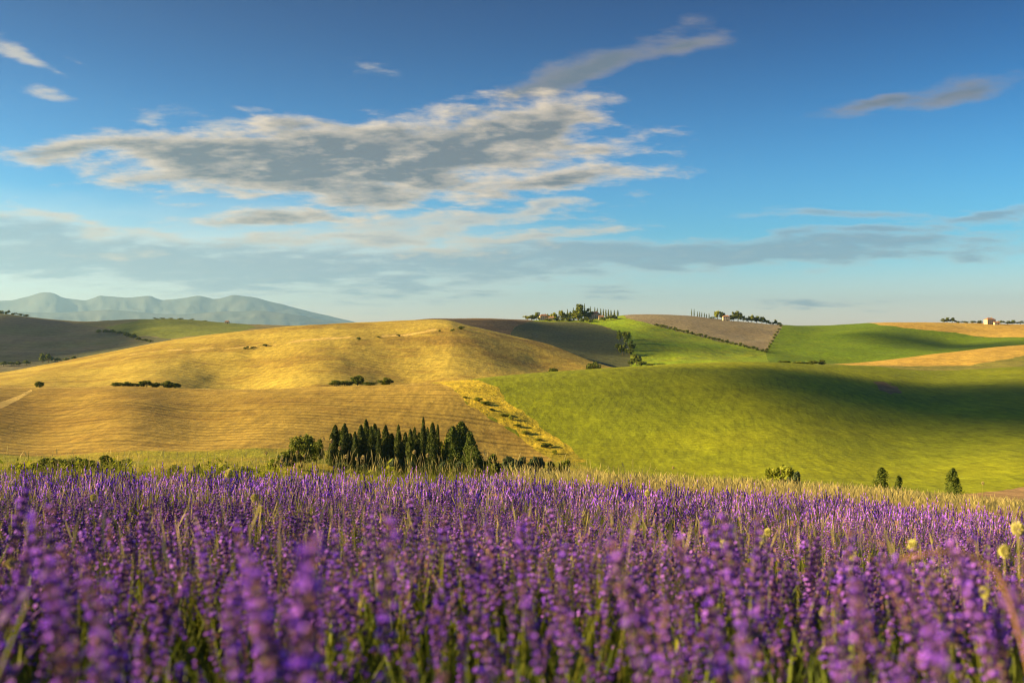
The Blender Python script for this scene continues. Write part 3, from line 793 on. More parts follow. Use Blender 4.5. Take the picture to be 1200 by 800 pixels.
variants('bush_far', 4, lambda i: crown_broad(105 + i, 260, 10, 0.0, 0.10), lambda i: trunk_mesh(i, 0.2, 0.03, 2, 0.5), 'leaf')
tree_i = [0]
def tree(kind, name, p, h, w, label, cat='tree', group=None):
    """plant one tree of height h and width w at ground point p"""
    i = tree_i[0]; tree_i[0] += 1
    cm, tm = TREE[kind][i % len(TREE[kind])]
    e = bpy.data.objects.new(name, None); e.empty_display_size = 0.5
    e.location = p; e.rotation_euler = (0, 0, (i * 2.399) % 6.283); e.scale = (w, w, h)
    e['label'] = label; e['category'] = cat
    if group: e['group'] = group
    link(e)
    c_ = obj('crown', cm, e); t_ = obj('trunk' if 'bush' not in kind else 'stem', tm, e)
    return e
def tree_px(kind, name, px, py_base, hpx, wpx, tr, label, cat='tree', group=None):
    p = ground_pix(px, py_base, *tr)
    k = p.y / F
    return tree(kind, name, p, hpx * k, wpx * k, label, cat, group)
def tree_top(kind, name, px, y, py_top, wpx, label, cat='tree', group=None):
    """base hidden: stand it at depth y, its top showing at py_top"""
    x = (px - 600) / F * y; z = gz(x, y)
    return tree(kind, name, Vector((x, y, z)), (400 - py_top) * y / F - z, wpx * y / F, label, cat, group)

# ------------------------------------------------------------------ the cypress grove in the valley
G1 = 'dark cypresses of the valley grove'
lab = 'slender dark cypress standing in the tight valley grove below the stubble field'
for k, (px_, top, w_) in enumerate([(389, 506, 10), (393, 497, 11), (398, 503, 9), (404, 495.5, 12), (410, 507, 10), (416, 505, 11), (423, 497, 10), (429, 490.5, 13), (435, 499, 11), (439, 496, 11), (444, 501, 9), (452, 497.5, 12), (459, 507, 11),
                                    (467, 497, 14), (475, 506, 10), (481, 502, 10), (486, 500, 11), (491, 506, 9), (496, 488, 10), (501, 500, 9), (507, 494.5, 11), (513, 496.5, 9)]):
    own = {429: 'tall cypress with a wide shoulder, second highest of the valley grove', 496: 'needle thin cypress, the highest tip of the valley grove', 389: 'short outermost cypress of the valley grove next to the leafy trees'}.get(px_)
    tree_top('cypress', 'cypress_tree', px_, 236 + (k * 7 % 5) * 2.2, top, w_ * (1.5 + 0.35 * math.sin(k * 2.3)), own or lab, 'cypress', G1)
G2 = 'broad cypresses at the grove end'
for (px_, top, w_, yy, own) in [(531, 499, 20, 236, 'broad cypress beside the yellow green young tree of the grove'), (541, 493.5, 26, 240, 'broadest and tallest cypress of the clump at the gully end of the grove'),
                               (551, 505, 20, 234, 'mid height broad cypress on the gully side of the tallest one'), (557, 524, 24, 231, 'squat broad cypress at the very gully end of the grove')]:
    tree_top('cypress_fat', 'cypress_tree', px_, yy, top, w_ * 1.15, own, 'cypress', G2)
tree_top('broad', 'broadleaf_tree', 353, 228, 508, 38, 'rounded leafy tree at the stubble side end of the cypress grove')
tree_top('broad', 'broadleaf_tree', 371, 233, 514, 20, 'narrow leafy tree squeezed between the rounded tree and the first cypresses')
tree_top('light', 'young_tree', 521, 238, 507, 14, 'yellow green young tree in the gap between the two cypress clumps')
tree_top('bush', 'shrub', 336, 224, 526, 26, 'leafy shrub beside the rounded tree of the grove', 'shrub')
tree_top('bush_light', 'shrub', 322, 215, 535, 24, 'sunny yellow green shrub beyond the grove on the meadow', 'shrub')
G3 = 'grey green shrubs at the foot of the grove'
for (px_, top, w_) in [(400, 541, 22), (425, 544, 24), (447, 538, 20), (462, 536, 20), (480, 541, 22), (500, 543, 20), (520, 540, 18), (540, 541, 22)]:
    tree_top('bush_grey', 'shrub', px_, 224 + (px_ % 3), top, w_, 'grey green shrub in the shade at the foot of the cypress grove', 'shrub', G3)
G4 = 'shrubs trailing from the grove to the gully'
for (px_, top, w_, kd) in [(563, 535, 24, 'bush_grey'), (577, 533, 22, 'bush'), (600, 535, 28, 'bush_grey'), (613, 534, 26, 'bush_grey'), (630, 533, 18, 'bush_grey'), (646, 541, 18, 'bush'), (662, 536, 14, 'bush'), (590, 541, 30, 'bush_grey'), (622, 541, 26, 'bush_grey')]:
    tree_top(kd, 'shrub', px_, 228 + (px_ % 4) * 2, top, w_ * 1.25, 'low shrub in the row trailing from the cypress grove towards the gully', 'shrub', G4)
G5 = 'shrubs along the meadow edge'
for (px_, top, w_) in [(52, 537, 26), (70, 535, 28), (88, 534, 28), (106, 534.5, 28), (124, 534, 26), (142, 535.5, 24), (205, 543, 20), (228, 545, 22), (262, 545, 24), (290, 544, 20), (20, 541, 22)]:
    tree_top('bush', 'shrub', px_, 175 + (px_ % 5) * 3, top, w_ * 1.35, 'dark low shrub in the row along the meadow below the stubble field', 'shrub', G5)

# ------------------------------------------------------------------ trees beside the bare path
tree_top('cypress_fat', 'cypress_tree', 1033, 128, 547, 22, 'tallest plump dark cypress of the pair beyond the dry grass', 'cypress')
tree_top('cypress_fat', 'cypress_tree', 1053, 126, 557, 15, 'small plump cypress beside the taller one beyond the dry grass', 'cypress')
tree_top('cypress_fat', 'conifer_tree', 1117, 140, 548, 20, 'lone bluish young conifer standing by the bare earth path', 'conifer')
tree_top('light', 'shrub', 915, 95, 539, 46, 'large leafy shrub above the dry grass edge of the lavender', 'shrub')
tree_top('bush_grey', 'shrub', 934, 92, 551, 30, 'dusty grey green shrub leaning on the large leafy shrub', 'shrub')
for (px_, top, w_) in [(850, 562, 16), (868, 560, 18), (885, 557, 20), (898, 560, 18)]:
    tree_top('bush_light', 'shrub', px_, 96, top, w_, 'small shrub in the row leading to the large leafy shrub', 'shrub', 'small shrubs beside the large leafy shrub')
tree_top('bush', 'shrub', 1088, 120, 577, 16, 'low dark shrub at the edge of the bare earth path', 'shrub')

# ------------------------------------------------------------------ bushes along the field boundaries
T5 = (5.05, 6.4)
def bush_at(px_, t_, hpx, wpx, label, kd='bush', group=None, name='bush'):
    p = ground_t(px_, t_); k = p.y / F
    return tree(kd, name, p, hpx * k, wpx * k, label, 'bush', group)
bush_at(695, 5.9, 16, 20, 'large rounded bush on the boundary behind the green wheat crest', 'broad', None, 'large_bush')
bush_at(647, 5.8, 11, 15, 'small rounded bush on the boundary behind the green wheat crest', 'bush')
GB = 'low scrub behind the green wheat crest'
for px_ in (620, 662, 672, 682, 708, 716):
    bush_at(px_, 5.9, 6, 14, 'patch of low scrub along the boundary behind the green wheat crest', 'bush', GB)
bush_at(419, 5.12, 13, 20, 'upright dark bush on the boundary between stubble and golden hill', 'bush')
bush_at(404, 5.1, 7, 20, 'low dark bush beside the upright one on the stubble boundary', 'bush')
GC = 'dark bushes along the stubble crest'
for (px_, w_) in [(138, 14), (148, 16), (160, 18), (172, 16), (181, 12), (197, 16), (206, 12), (392, 12), (435, 18), (452, 16)]:
    bush_at(px_, 5.04, 4.2 + (px_ * 7 % 5), w_ * 1.25, 'low dark bush in the line along the crest of the stubble field', 'bush', GC)
bush_at(46, 5.05, 8, 13, 'round bush at the top of the pale lane on the stubble field', 'bush')
GD = 'little bushes by the lane on the golden hill'
for (px_, py_, h_, w_) in [(288, 409, 3.5, 9), (296, 408, 3, 9), (311, 406, 3.5, 10), (420, 398, 3, 7), (444, 396, 2.5, 6), (467, 394, 3, 6), (515, 389, 3, 5), (541, 386, 4, 10), (530, 388, 3, 7)]:
    tree_px('bush_far', 'bush', px_, py_, h_, w_, (6.2, 7), 'little dark bush beside the pale lane over the golden hill', 'bush', GD)

# ------------------------------------------------------------------ trees down the far green hill
GE = 'trees in the line down the far hill'
for (px_, py_, h_, w_, kd) in [(727, 400, 13, 10, 'light_far'), (735, 404, 17, 13, 'light_far'), (730, 416, 14, 12, 'broad_far'), (738, 417, 12, 12, 'broad_far'), (741, 411, 12, 9, 'broad_far'), (724, 411, 9, 9, 'light_far'), (746, 427, 12, 13, 'broad_far'), (752, 430, 9, 12, 'broad_far'), (740, 428, 8, 10, 'broad_far'), (762, 431, 6, 14, 'bush_far'), (776, 431, 5, 14, 'bush_far')]:
    tree_px(kd, 'broadleaf_tree', px_, py_, h_, w_, (7.6, 10), 'leafy tree in the line running down the hill below the village', 'tree', GE)
GF = 'hedge bushes under the grey field'
for k in range(26):
    q = k / 25.0
    px_ = 770 + 128 * q; py_ = 382 + 31 * q
    tree_px('bush_far', 'bush', px_, py_, 3.2 + (k * 5 % 3) * 0.6, 7, (8, 10), 'bush in the dark hedge under the grey stubble field', 'bush', GF)
for k in range(9):
    q = k / 8.0
    tree_px('bush_far', 'bush', 899 + 16 * q, 411 - 28 * q, 3.5 - q, 5, (8, 10), 'bush in the hedge climbing between grey stubble and lush green field', 'bush', 'hedge bushes beside the lush field')
for k, (px_, w_) in enumerate([(915, 16), (927, 20), (940, 22), (952, 18), (964, 12)]):
    bush_at(px_, 6.8, 6, w_, 'dark scrub in the hollow behind the green wheat crest', 'bush_far', 'scrub in the hollow below the lush field')

# ------------------------------------------------------------------ village on the hill
M['plaster'] = plain_mat('cream_plaster', (0.50, 0.41, 0.30), 0.9, 0.08, 0.8)
M['pink'] = plain_mat('pinkish_plaster', (0.50, 0.34, 0.25), 0.9, 0.08, 0.8)
M['roof'] = plain_mat('clay_tiles', (0.34, 0.17, 0.10), 0.9, 0.2, 1.5)
M['pane'] = plain_mat('dark_window', (0.03, 0.035, 0.04), 0.3, 0.1, 1.0)
M['shut'] = plain_mat('shutter_wood', (0.12, 0.10, 0.06), 0.8, 0.1, 1.0)
def house(name, p, L_, Wd, Hw, label, wall='plaster', rot=0.0, hip=True, rows_=2, cols_=4):
    e = bpy.data.objects.new(name, None); e.location = p; e.rotation_euler = (0, 0, rot); e['label'] = label; e['category'] = 'house'
    link(e)
    a, b = L_ / 2, Wd / 2
    mb = MB(); mb.box((-a, -b, -2.0), (a, b, Hw)); obj('wall', mb.mesh('wall', M[wall]), e)
    mb = MB(); o = 0.5; rise = Wd * 0.36; ins = Wd * 0.5 if hip else 0.0
    mb.add([(-a - o, -b - o, Hw + .02), (a + o, -b - o, Hw + .02), (a + o, b + o, Hw + .02), (-a - o, b + o, Hw + .02), (-a - o + ins, 0, Hw + rise), (a + o - ins, 0, Hw + rise)],
           [(0, 1, 5, 4), (1, 2, 5), (2, 3, 4, 5), (3, 0, 4), (3, 2, 1, 0)])
    rf = obj('roof', mb.mesh('roof', M['roof']), e)
    mb = MB(); mb.box((a * 0.4, -0.4, Hw + rise * 0.5), (a * 0.4 + 0.8, 0.4, Hw + rise + 1.0)); obj('chimney', mb.mesh('chimney', M[wall]), rf)
    wm = MB(); wm.box((-0.55, -0.06, 0), (0.55, 0.04, 1.5)); wme = wm.mesh('window', M['pane'])
    for r_ in range(rows_):
        for k in range(cols_):
            x = -a + L_ * (k + 0.5) / cols_
            w = obj('window', wme, e, loc=(x, -b - 0.0, 1.0 + 3.0 * r_))
    dm = MB(); dm.box((-0.7, -0.08, 0), (0.7, 0.05, 2.2)); obj('door', dm.mesh('door', M['shut']), e, loc=(L_ * 0.02 + 0.9, -b, -0.05))
    return e
def house_px(name, px, py, wpx, hpx, label, tr=(9.4, 10.05), **kw):
    p = ground_pix(px, py, *tr); k = p.y / F
    return house(name, p, wpx * k, wpx * k * 0.6, hpx * k, label, **kw)
house_px('villa', 637, 373, 10, 5.0, 'cream villa with a hipped tile roof at the open end of the village', wall='plaster', rot=0.25)
house_px('cottage', 646, 374, 6, 3.2, 'small cream cottage next to the hipped villa on the village hill', rows_=1, cols_=2, rot=-0.1, hip=False)
house_px('cottage', 653.5, 374, 4.5, 3.6, 'tiny white gabled cottage in the middle of the village hill', rows_=1, cols_=2, hip=False)
house_px('manor_house', 696, 373.5, 14, 5.8, 'wide pinkish manor under the cypresses on the village hill', wall='pink', cols_=6, rot=0.12)
house_px('annex_house', 704.5, 374.5, 6, 3.4, 'low pale annex against the pinkish manor', rows_=1, cols_=3, hip=False)
house_px('farmhouse', 1160, 380, 11, 5.5, 'lone cream farmhouse on the golden skyline', wall='plaster', cols_=4, rot=0.2, tr=(9.3, 10.05))
house_px('annex_house', 1168, 380.5, 6, 2.5, 'low annex beside the lone cream farmhouse', rows_=1, cols_=2, hip=False, tr=(9.3, 10.05))
house_px('farmhouse', 266, 379, 5, 2.2, 'tiny pale farmhouse on the skyline behind the green knoll', rows_=1, cols_=2, tr=(9.3, 10.05))
house_px('farmhouse', 851, 376, 8, 5.0, 'sunlit farmhouse half hidden in the trees above the grey stubble', cols_=3, tr=(9.3, 10.05))

GV = 'trees of the hilltop village'
for (px_, py_, h_, w_, kd) in [(618, 374, 5, 9, 'light_far'), (623, 374.5, 6, 8, 'broad_far'), (629, 374.5, 9, 8, 'broad_far'), (633, 375, 4, 6, 'light_far'), (642, 373, 9, 7, 'broad_far'), (649, 373, 9, 7, 'light_far'), (657, 373.5, 12, 6, 'light_far'), (662, 373, 9, 8, 'broad_far'), (668, 372.5, 12, 8, 'broad_far'),
                               (673, 374, 9, 8, 'broad_far'), (678, 374, 18, 12, 'broad_far'), (677, 376, 11, 12, 'light_far'), (686, 372.5, 12, 9, 'broad_far'), (690, 372, 13, 8, 'broad_far'), (660, 376, 5, 10, 'bush_far'), (668, 376.5, 5, 10, 'bush_far'), (684, 377, 6, 10, 'bush_far'), (692, 377.5, 5, 9, 'bush_far'), (707, 376, 5, 9, 'bush_far'), (716, 375, 6, 9, 'broad_far'), (652, 376, 4, 8, 'bush_far'), (642, 376, 4, 8, 'bush_far'), (720, 374, 5, 8, 'broad_far')]:
    tree_px(kd, 'village_tree', px_, py_, h_, w_ * 1.4, (9.2, 10.05), 'leafy tree among the houses of the hilltop village', 'tree', GV)
GW = 'cypresses of the hilltop village'
for (px_, top) in [(682, 356), (685, 355), (692, 358.5), (697, 359.5), (700, 360.5), (704, 361), (707, 361.5), (710, 362), (713, 362), (716, 363), (720, 363), (724, 362.5), (672, 360), (665, 362)]:
    p = ground_t(px_, 9.97); k = p.y / F; pyb = 400 - p.z / k
    tree('cypress_far', 'cypress_tree', p, (pyb - top) * k, 4.0 * k, 'tall thin cypress rising behind the houses of the hilltop village', 'cypress', GW)
GX = 'cypress avenue above the grey stubble'
for (px_, h_) in [(810.5, 9), (813.5, 9), (817.5, 6.5), (820, 6.5), (822.5, 6.5), (825.5, 6), (828, 5), (831, 6)]:
    p = ground_t(px_, 9.98); k = p.y / F
    tree('cypress_far', 'cypress_tree', p, h_ * k, 2.2 * k, 'thin cypress of the little avenue on the ridge above the grey stubble', 'cypress', GX)
GY = 'trees along the ridge above the grey stubble'
for (px_, h_, w_, kd) in [(835, 3, 6, 'bush_far'), (841, 10, 8, 'light_far'), (846, 9, 7, 'broad_far'), (857, 9, 5, 'broad_far'), (860, 11, 7, 'broad_far'), (865, 12, 9, 'broad_far'), (871, 7, 7, 'broad_far'), (877, 7, 7, 'broad_far'), (881, 9, 7, 'light_far'), (887, 8, 8, 'broad_far'), (893, 8, 8, 'broad_far'), (898, 6, 7, 'broad_far'), (904, 4, 8, 'bush_far'), (909, 6, 4, 'broad_far'), (914, 3, 8, 'bush_far'), (854, 5, 8, 'bush_far')]:
    p = ground_t(px_, 9.96); k = p.y / F
    tree(kd, 'ridge_tree', p, h_ * k, w_ * k * 1.3, 'leafy tree in the belt along the ridge above the grey stubble', 'tree', GY)
GZ = 'trees near the lone farmhouse'
for (px_, h_, w_) in [(1105, 5, 7), (1110, 6, 7), (1116, 6, 8), (1122, 3, 9), (1131, 3, 10), (1140, 3, 10), (1149, 3, 9), (1173, 5, 9), (1181, 4, 10), (1187, 5, 8), (1196, 4, 10), (1206, 5, 10)]:
    p = ground_t(px_, 9.97); k = p.y / F
    tree('broad_far' if h_ > 3 else 'bush_far', 'ridge_tree', p, h_ * k, w_ * k, 'small dark tree in the broken line by the lone farmhouse', 'tree', GZ)
GL = 'hedge trees around the green knoll'
for (px_, py_, h_, w_) in [(116, 390, 4, 8), (124, 390, 4, 9), (132, 391, 5, 10), (140, 392, 5, 11), (148, 395, 6, 11), (156, 397, 6, 10), (162, 399, 4, 9), (170, 400, 4, 9), (176, 401, 3, 8)]:
    tree_px('broad_far', 'hedge_tree', px_, py_, h_, w_, (8.1, 10), 'dark tree in the hedge around the foot of the green knoll', 'tree', GL)
GM = 'trees on the shaded valley floor'
for (px_, py_, h_, w_) in [(50, 425, 11, 10), (57, 425, 11, 11), (67, 424, 6, 9), (77, 423, 4, 9), (86, 421, 4, 8), (4, 429, 6, 10), (13, 428.5, 6, 10), (22, 428, 5, 10), (31, 427, 5, 10)]:
    tree_px('broad_far', 'hedge_tree', px_, py_, h_, w_, (7.3, 9.4), 'dark tree on the shaded valley floor behind the golden hill', 'tree', GM)
GN = 'trees on the skyline above the fallow slope'
for (px_, h_, w_) in [(2, 4, 9), (8, 5, 8), (16, 3, 9), (24, 3, 9), (30, 2.5, 9), (183, 2, 8), (190, 2.5, 8), (200, 2, 8), (212, 2, 8), (224, 2, 8), (240, 2, 7)]:
    p = ground_t(px_, 9.98); k = p.y / F
    tree('bush_far', 'skyline_tree', p, h_ * k, w_ * k, 'tiny dark tree on the skyline above the fallow slope and knoll', 'tree', GN)
GO = 'weed clumps in the gully'
for k, (px_, py_, h_, w_) in enumerate([(556, 466, 4, 12), (566, 470, 5, 12), (578, 474, 5, 11), (587, 481, 5, 12), (596, 487, 6, 13), (606, 492, 6, 13), (616, 500, 5, 12), (626, 508, 6, 12), (637, 516, 6, 13), (648, 524, 6, 14), (660, 532, 6, 14)]):
    tree_px('bush_light' if k % 3 else 'bush', 'weed_clump', px_ + (k * 5 % 7) - 11, py_, h_ * (0.45 + 0.5 * ((k * 3) % 4) / 3), w_ * (0.6 + 0.8 * ((k * 7) % 5) / 4), (3.7, 5), 'yellow green clump of weeds in the gully between stubble and green wheat', 'bush', GO)
# ------------------------------------------------------------------ lavender
M['lav_stem'] = leaf_mat('lavender_stem', (0.16, 0.20, 0.03), (0.32, 0.33, 0.05), 0.2)
M['lav_leaf'] = leaf_mat('lavender_leaf', (0.05, 0.085, 0.015), (0.17, 0.20, 0.03), 0.25)
M['lav_calyx'] = leaf_mat('lavender_calyx', (0.045, 0.02, 0.19), (0.17, 0.07, 0.32), 0.25)
M['lav_bract'] = leaf_mat('lavender_bract', (0.26, 0.12, 0.18), (0.36, 0.19, 0.17), 0.25)
M['lav_petal'] = leaf_mat('lavender_petal', (0.23, 0.07, 0.90), (0.55, 0.22, 1.0), 0.32)
LM = [M['lav_stem'], M['lav_calyx'], M['lav_bract'], M['lav_petal'], M['lav_leaf']]

def bipyr(p, d, l, r, n=4):
    """pointed bud from p along d"""
    d = d.normalized(); a = d.orthogonal().normalized(); b = d.cross(a)
    m = p + d * (l * 0.55)
    v = [p] + [m + (a * math.cos(6.2832 * k / n) + b * math.sin(6.2832 * k / n)) * r for k in range(n)] + [p + d * l]
    f = [(0, 1 + (k + 1) % n, 1 + k) for k in range(n)] + [(n + 1, 1 + k, 1 + (k + 1) % n) for k in range(n)]
    return v, f
def stalk(mb, g, base, height, lean, lod):
    """one flowering stalk: bent stem with whorls of buds and open petals near its tip"""
    base = Vector(base); lean = Vector(lean)
    bend = Vector((g.uniform(-.03, .03), g.uniform(-.03, .03), 0))
    def at(s): return base + Vector((0, 0, height * s)) + lean * (s * s) + bend * math.sin(s * 3.0)
    ns = {0: 6, 1: 3, 2: 2}[lod]
    mb.tube([at(i / (ns - 1) * 0.97) for i in range(ns)], [0.0014 - 0.0005 * i / ns for i in range(ns)], {0: 5, 1: 3, 2: 3}[lod], 0, False)
    sl = g.uniform(0.095, 0.15) if lod == 0 else g.uniform(0.08, 0.135)
    nw = {0: g.randint(10, 13), 1: 10, 2: 6}[lod]
    zs = [1 - sl * (k / (nw - 1)) / height for k in range(nw)]
    if g.random() < 0.65: zs.append(1 - (sl + g.uniform(0.02, 0.035)) / height)
    fade = g.random()
    for k, s in enumerate(zs):
        c_ = at(s); ax = (at(min(s + .02, 1)) - at(s - .02)).normalized()
        q = k / max(nw - 1, 1)
        full = 0.55 + 0.45 * math.sin(min(q, 1) * 2.6 + 0.35)
        nb = {0: 8, 1: 4, 2: 1}[lod]
        if lod == 2:
            v, f = bipyr(c_ - ax * 0.012, ax, 0.026, 0.0074 * full, 3)
            mb.add(v, f, 3 if g.random() < 0.34 else (1 if g.random() < 0.84 else 2))
            continue
        ph = g.uniform(0, 6.28)
        a = ax.orthogonal().normalized(); b = ax.cross(a)
        for j in range(nb):
            w = ph + 6.2832 * j / nb + g.uniform(-.2, .2)
            out = (a * math.cos(w) + b * math.sin(w))
            d = out * g.uniform(0.35, 0.85) + ax * g.uniform(0.8, 1.1)
            ln = {0: 0.0112, 1: 0.0140}[lod] * full * g.uniform(.85, 1.2)
            v, f = bipyr(c_ + out * 0.001, d, ln, {0: 0.0024, 1: 0.0032}[lod] * full, 4 if lod == 0 else 3)
            top = (k == 0)
            mb.add(v, f, 2 if (g.random() < (0.45 if top else 0.10 + 0.20 * fade)) else 1)
            if g.random() < (0.27 if lod == 0 else 0.34) and not (top and g.random() < .5):
                tip = c_ + out * 0.001 + d.normalized() * ln
                e1 = d.orthogonal().normalized(); e2 = d.normalized().cross(e1)
                rr = {0: 0.0039, 1: 0.0043}[lod] * g.uniform(.7, 1.25)
                t0 = g.uniform(0, 6.28)
                if lod == 0:
                    vs = [tip - d.normalized() * 0.002]; fs = []
                    for m_ in range(5):
                        u = t0 + 6.2832 * m_ / 5
                        vs.append(tip + (e1 * math.cos(u) + e2 * math.sin(u)) * rr + d.normalized() * 0.002)
                    fs = [(0, 1 + m_, 1 + (m_ + 1) % 5) for m_ in range(5)]
                    mb.add(vs, fs, 3)
                else:
                    mb.add([tip + e1 * rr, tip + e2 * rr, tip - e1 * rr, tip - e2 * rr], [(0, 1, 2, 3)], 3)
        # small bracts under the whorl
        if lod == 0:
            for j in range(2):
                w = ph + 3.14 * j; out = (a * math.cos(w) + b * math.sin(w))
                mb.add([c_ - ax * .003, c_ - ax * .001 + out.cross(ax) * .002 + out * .004, c_ + out * .009 + ax * .002, c_ - ax * .001 - out.cross(ax) * .002 + out * .004], [(0, 1, 2, 3)], 2)
def foliage(mb, g, n, rad, hgt, wid=0.004):
    for i in range(n):
        a = g.uniform(0, 6.28); r0 = rad * math.sqrt(g.random()) * 0.75
        b = Vector((math.cos(a) * r0, math.sin(a) * r0, hgt * g.random() ** 1.3 * 0.75))
        d = Vector((math.cos(a) * g.uniform(.1, .7), math.sin(a) * g.uniform(.1, .7), 1)).normalized()
        l = g.uniform(0.05, 0.15); sd_ = d.cross(Vector((g.uniform(-1, 1), g.uniform(-1, 1), 0.2))).normalized() * wid * g.uniform(.7, 1.5)
        mb.add([b - sd_ * .6, b + sd_ * .6, b + d * l * .55 + sd_, b + d * l, b + d * l * .55 - sd_], [(0, 1, 2, 3, 4)], 4)
def plant_stalks(g, n, rad, hgt):
    o = []
    for i in range(n):
        a = g.uniform(0, 6.28); q = math.sqrt(g.random()); r0 = rad * 0.5 * q
        lean = Vector((math.cos(a), math.sin(a), 0)) * (0.17 * q * g.uniform(.4, 1.2)) + Vector((g.uniform(-.04, .02), g.uniform(-.03, .03), 0))
        o.append(((math.cos(a) * r0, math.sin(a) * r0, 0.0), hgt * (1 - 0.22 * q) * g.uniform(.78, 1.12), lean))
    return o
gL = random.Random(21)
# near stalks: a set of alike meshes that the nearest plants share
STALK = []
for i in range(16):
    mb = MB(); h_ = gL.uniform(0.44, 0.56)
    stalk(mb, gL, (0, 0, 0), h_, (gL.uniform(-.05, .05), gL.uniform(-.05, .05), 0), 0)
    STALK.append((mb.mesh('flower_stalk', LM, False), h_))
NEARFOL = []
for i in range(4):
    mb = MB(); foliage(mb, gL, 420, 0.19, 0.27, 0.0028); NEARFOL.append(mb.mesh('foliage', LM))
MIDST, MIDFOL = [], []
for i in range(6):
    mb = MB()
    for (b_0, h_, ln_) in plant_stalks(gL, 17 + 2 * (i % 3), 0.2, LAV): stalk(mb, gL, b_0, h_, ln_, 1)
    MIDST.append(mb.mesh('flower_stalks', LM))
    mb = MB(); foliage(mb, gL, 260, 0.2, 0.33, 0.0042); MIDFOL.append(mb.mesh('foliage', LM))
FAR = []
for i in range(5):
    mb = MB()
    for (b_0, h_, ln_) in plant_stalks(gL, 26, 0.2, LAV): stalk(mb, gL, b_0, h_, ln_, 2)
    foliage(mb, gL, 110, 0.2, 0.32, 0.009)
    FAR.append(mb.arrays())

# where the plants stand
spots = []
yy = 0.78
while yy < 12.4:
    stp = 0.25 if yy < 3 else 0.29
    half = 0.56 * yy + 1.3
    x = -half
    while x < half:
        spots.append((x + gL.uniform(-.12, .12), yy + gL.uniform(-.12, .12))); x += stp
    yy += stp
PATCH = fbm(np.array([s[0] for s in spots]) / 1.3 + 5, np.array([s[1] for s in spots]) / 1.6 + 2, 3)
spots = [s for s, p in zip(spots, PATCH) if (p > -0.30 or s[1] < 2.2) and s[1] > 0.68]
spots.sort(key=lambda s: math.hypot(s[0] * 0.6, s[1]))
def in_view(s): return abs(s[0]) < 0.53 * s[1] + 0.12
near = [s for s in spots if s[1] < 2.0 and abs(s[0]) < 0.53 * s[1] + 0.18]
_nr = set(near)
restp = [s for s in spots if s not in _nr]
mid = [s for s in restp if in_view(s)][:max(0, 296 - len(near))]
mids = set(mid)
far = [s for s in restp if s not in mids]
GNL = 'lavender plants of the front rows'
for k, (x, y) in enumerate(near):
    e = bpy.data.objects.new('lavender_plant', None); e.empty_display_size = 0.1
    e.location = (x, y, gz(x, y)); e['category'] = 'lavender'; e['group'] = GNL
    e['label'] = 'tall violet lavender plant with blurred flower spikes in the front rows'
    link(e)
    f_ = obj('foliage', NEARFOL[k % 4], e); f_.rotation_euler = (0, 0, gL.uniform(0, 6.28))
    sidelean = -0.16 * max(0.0, x - 0.15) / max(y, .5)
    for (b_0, h_, ln_) in plant_stalks(gL, 9 + k % 4, 0.19, LAV * gL.uniform(.88, 1.12)):
        me, h0 = STALK[gL.randrange(16)]
        h_ = min(h_, -(0.148 + 0.035 * max(0.0, x / y) + 0.02 * gL.random()) * y - e.location.z)      # tops stay below the far field edge
        s_ = obj('flower_stalk', me, e, loc=b_0)
        d = Vector((ln_.x + sidelean * 1.6, ln_.y, h_)).normalized()
        s_.rotation_mode = 'QUATERNION'
        s_.rotation_quaternion = Vector((0, 0, 1)).rotation_difference(d) @ Quaternion((0, 0, 1), gL.uniform(0, 6.28))
        s_.scale = (1, 1, 1) if abs(h_ / h0 - 1) < .02 else (h_ / h0,) * 3
GML = 'lavender plants of the sharp middle rows'
for k, (x, y) in enumerate(mid):
    e = bpy.data.objects.new('lavender_plant', None); e.empty_display_size = 0.1
    e.location = (x, y, gz(x, y)); e.rotation_euler = (0, 0, gL.uniform(0, 6.28)); s_ = gL.uniform(.86, 1.14); e.scale = (1, 1, s_)
    e['category'] = 'lavender'; e['group'] = GML
    e['label'] = 'bushy violet lavender plant behind the blurred front rows'
    link(e)
    o_ = obj('flower_stalks', MIDST[k % 6], e, kind='stuff'); obj('foliage', MIDFOL[(k * 5) % 6], e)
av, at_, am = [], [], []; off = 0
zf = ground_xy([s[0] for s in far], [s[1] for s in far])
for k, (x, y) in enumerate(far):
    v, t, m = FAR[k % 5]
    a = gL.uniform(0, 6.28); s_ = gL.uniform(.86, 1.14); c_, sn = math.cos(a), math.sin(a)
    av.append(np.stack([v[:, 0] * c_ - v[:, 1] * sn + x, v[:, 0] * sn + v[:, 1] * c_ + y, v[:, 2] * s_ + zf[k]], 1))
    at_.append(t + off); am.append(m); off += len(v)
if far:
    obj('lavender_field', mesh_np('lavender_field', np.concatenate(av), np.concatenate(at_), LM, np.concatenate(am)), kind='stuff',
        label='dense band of violet lavender reaching back to the field edge', cat='lavender')
print('LAV', len(near), len(mid), len(far))

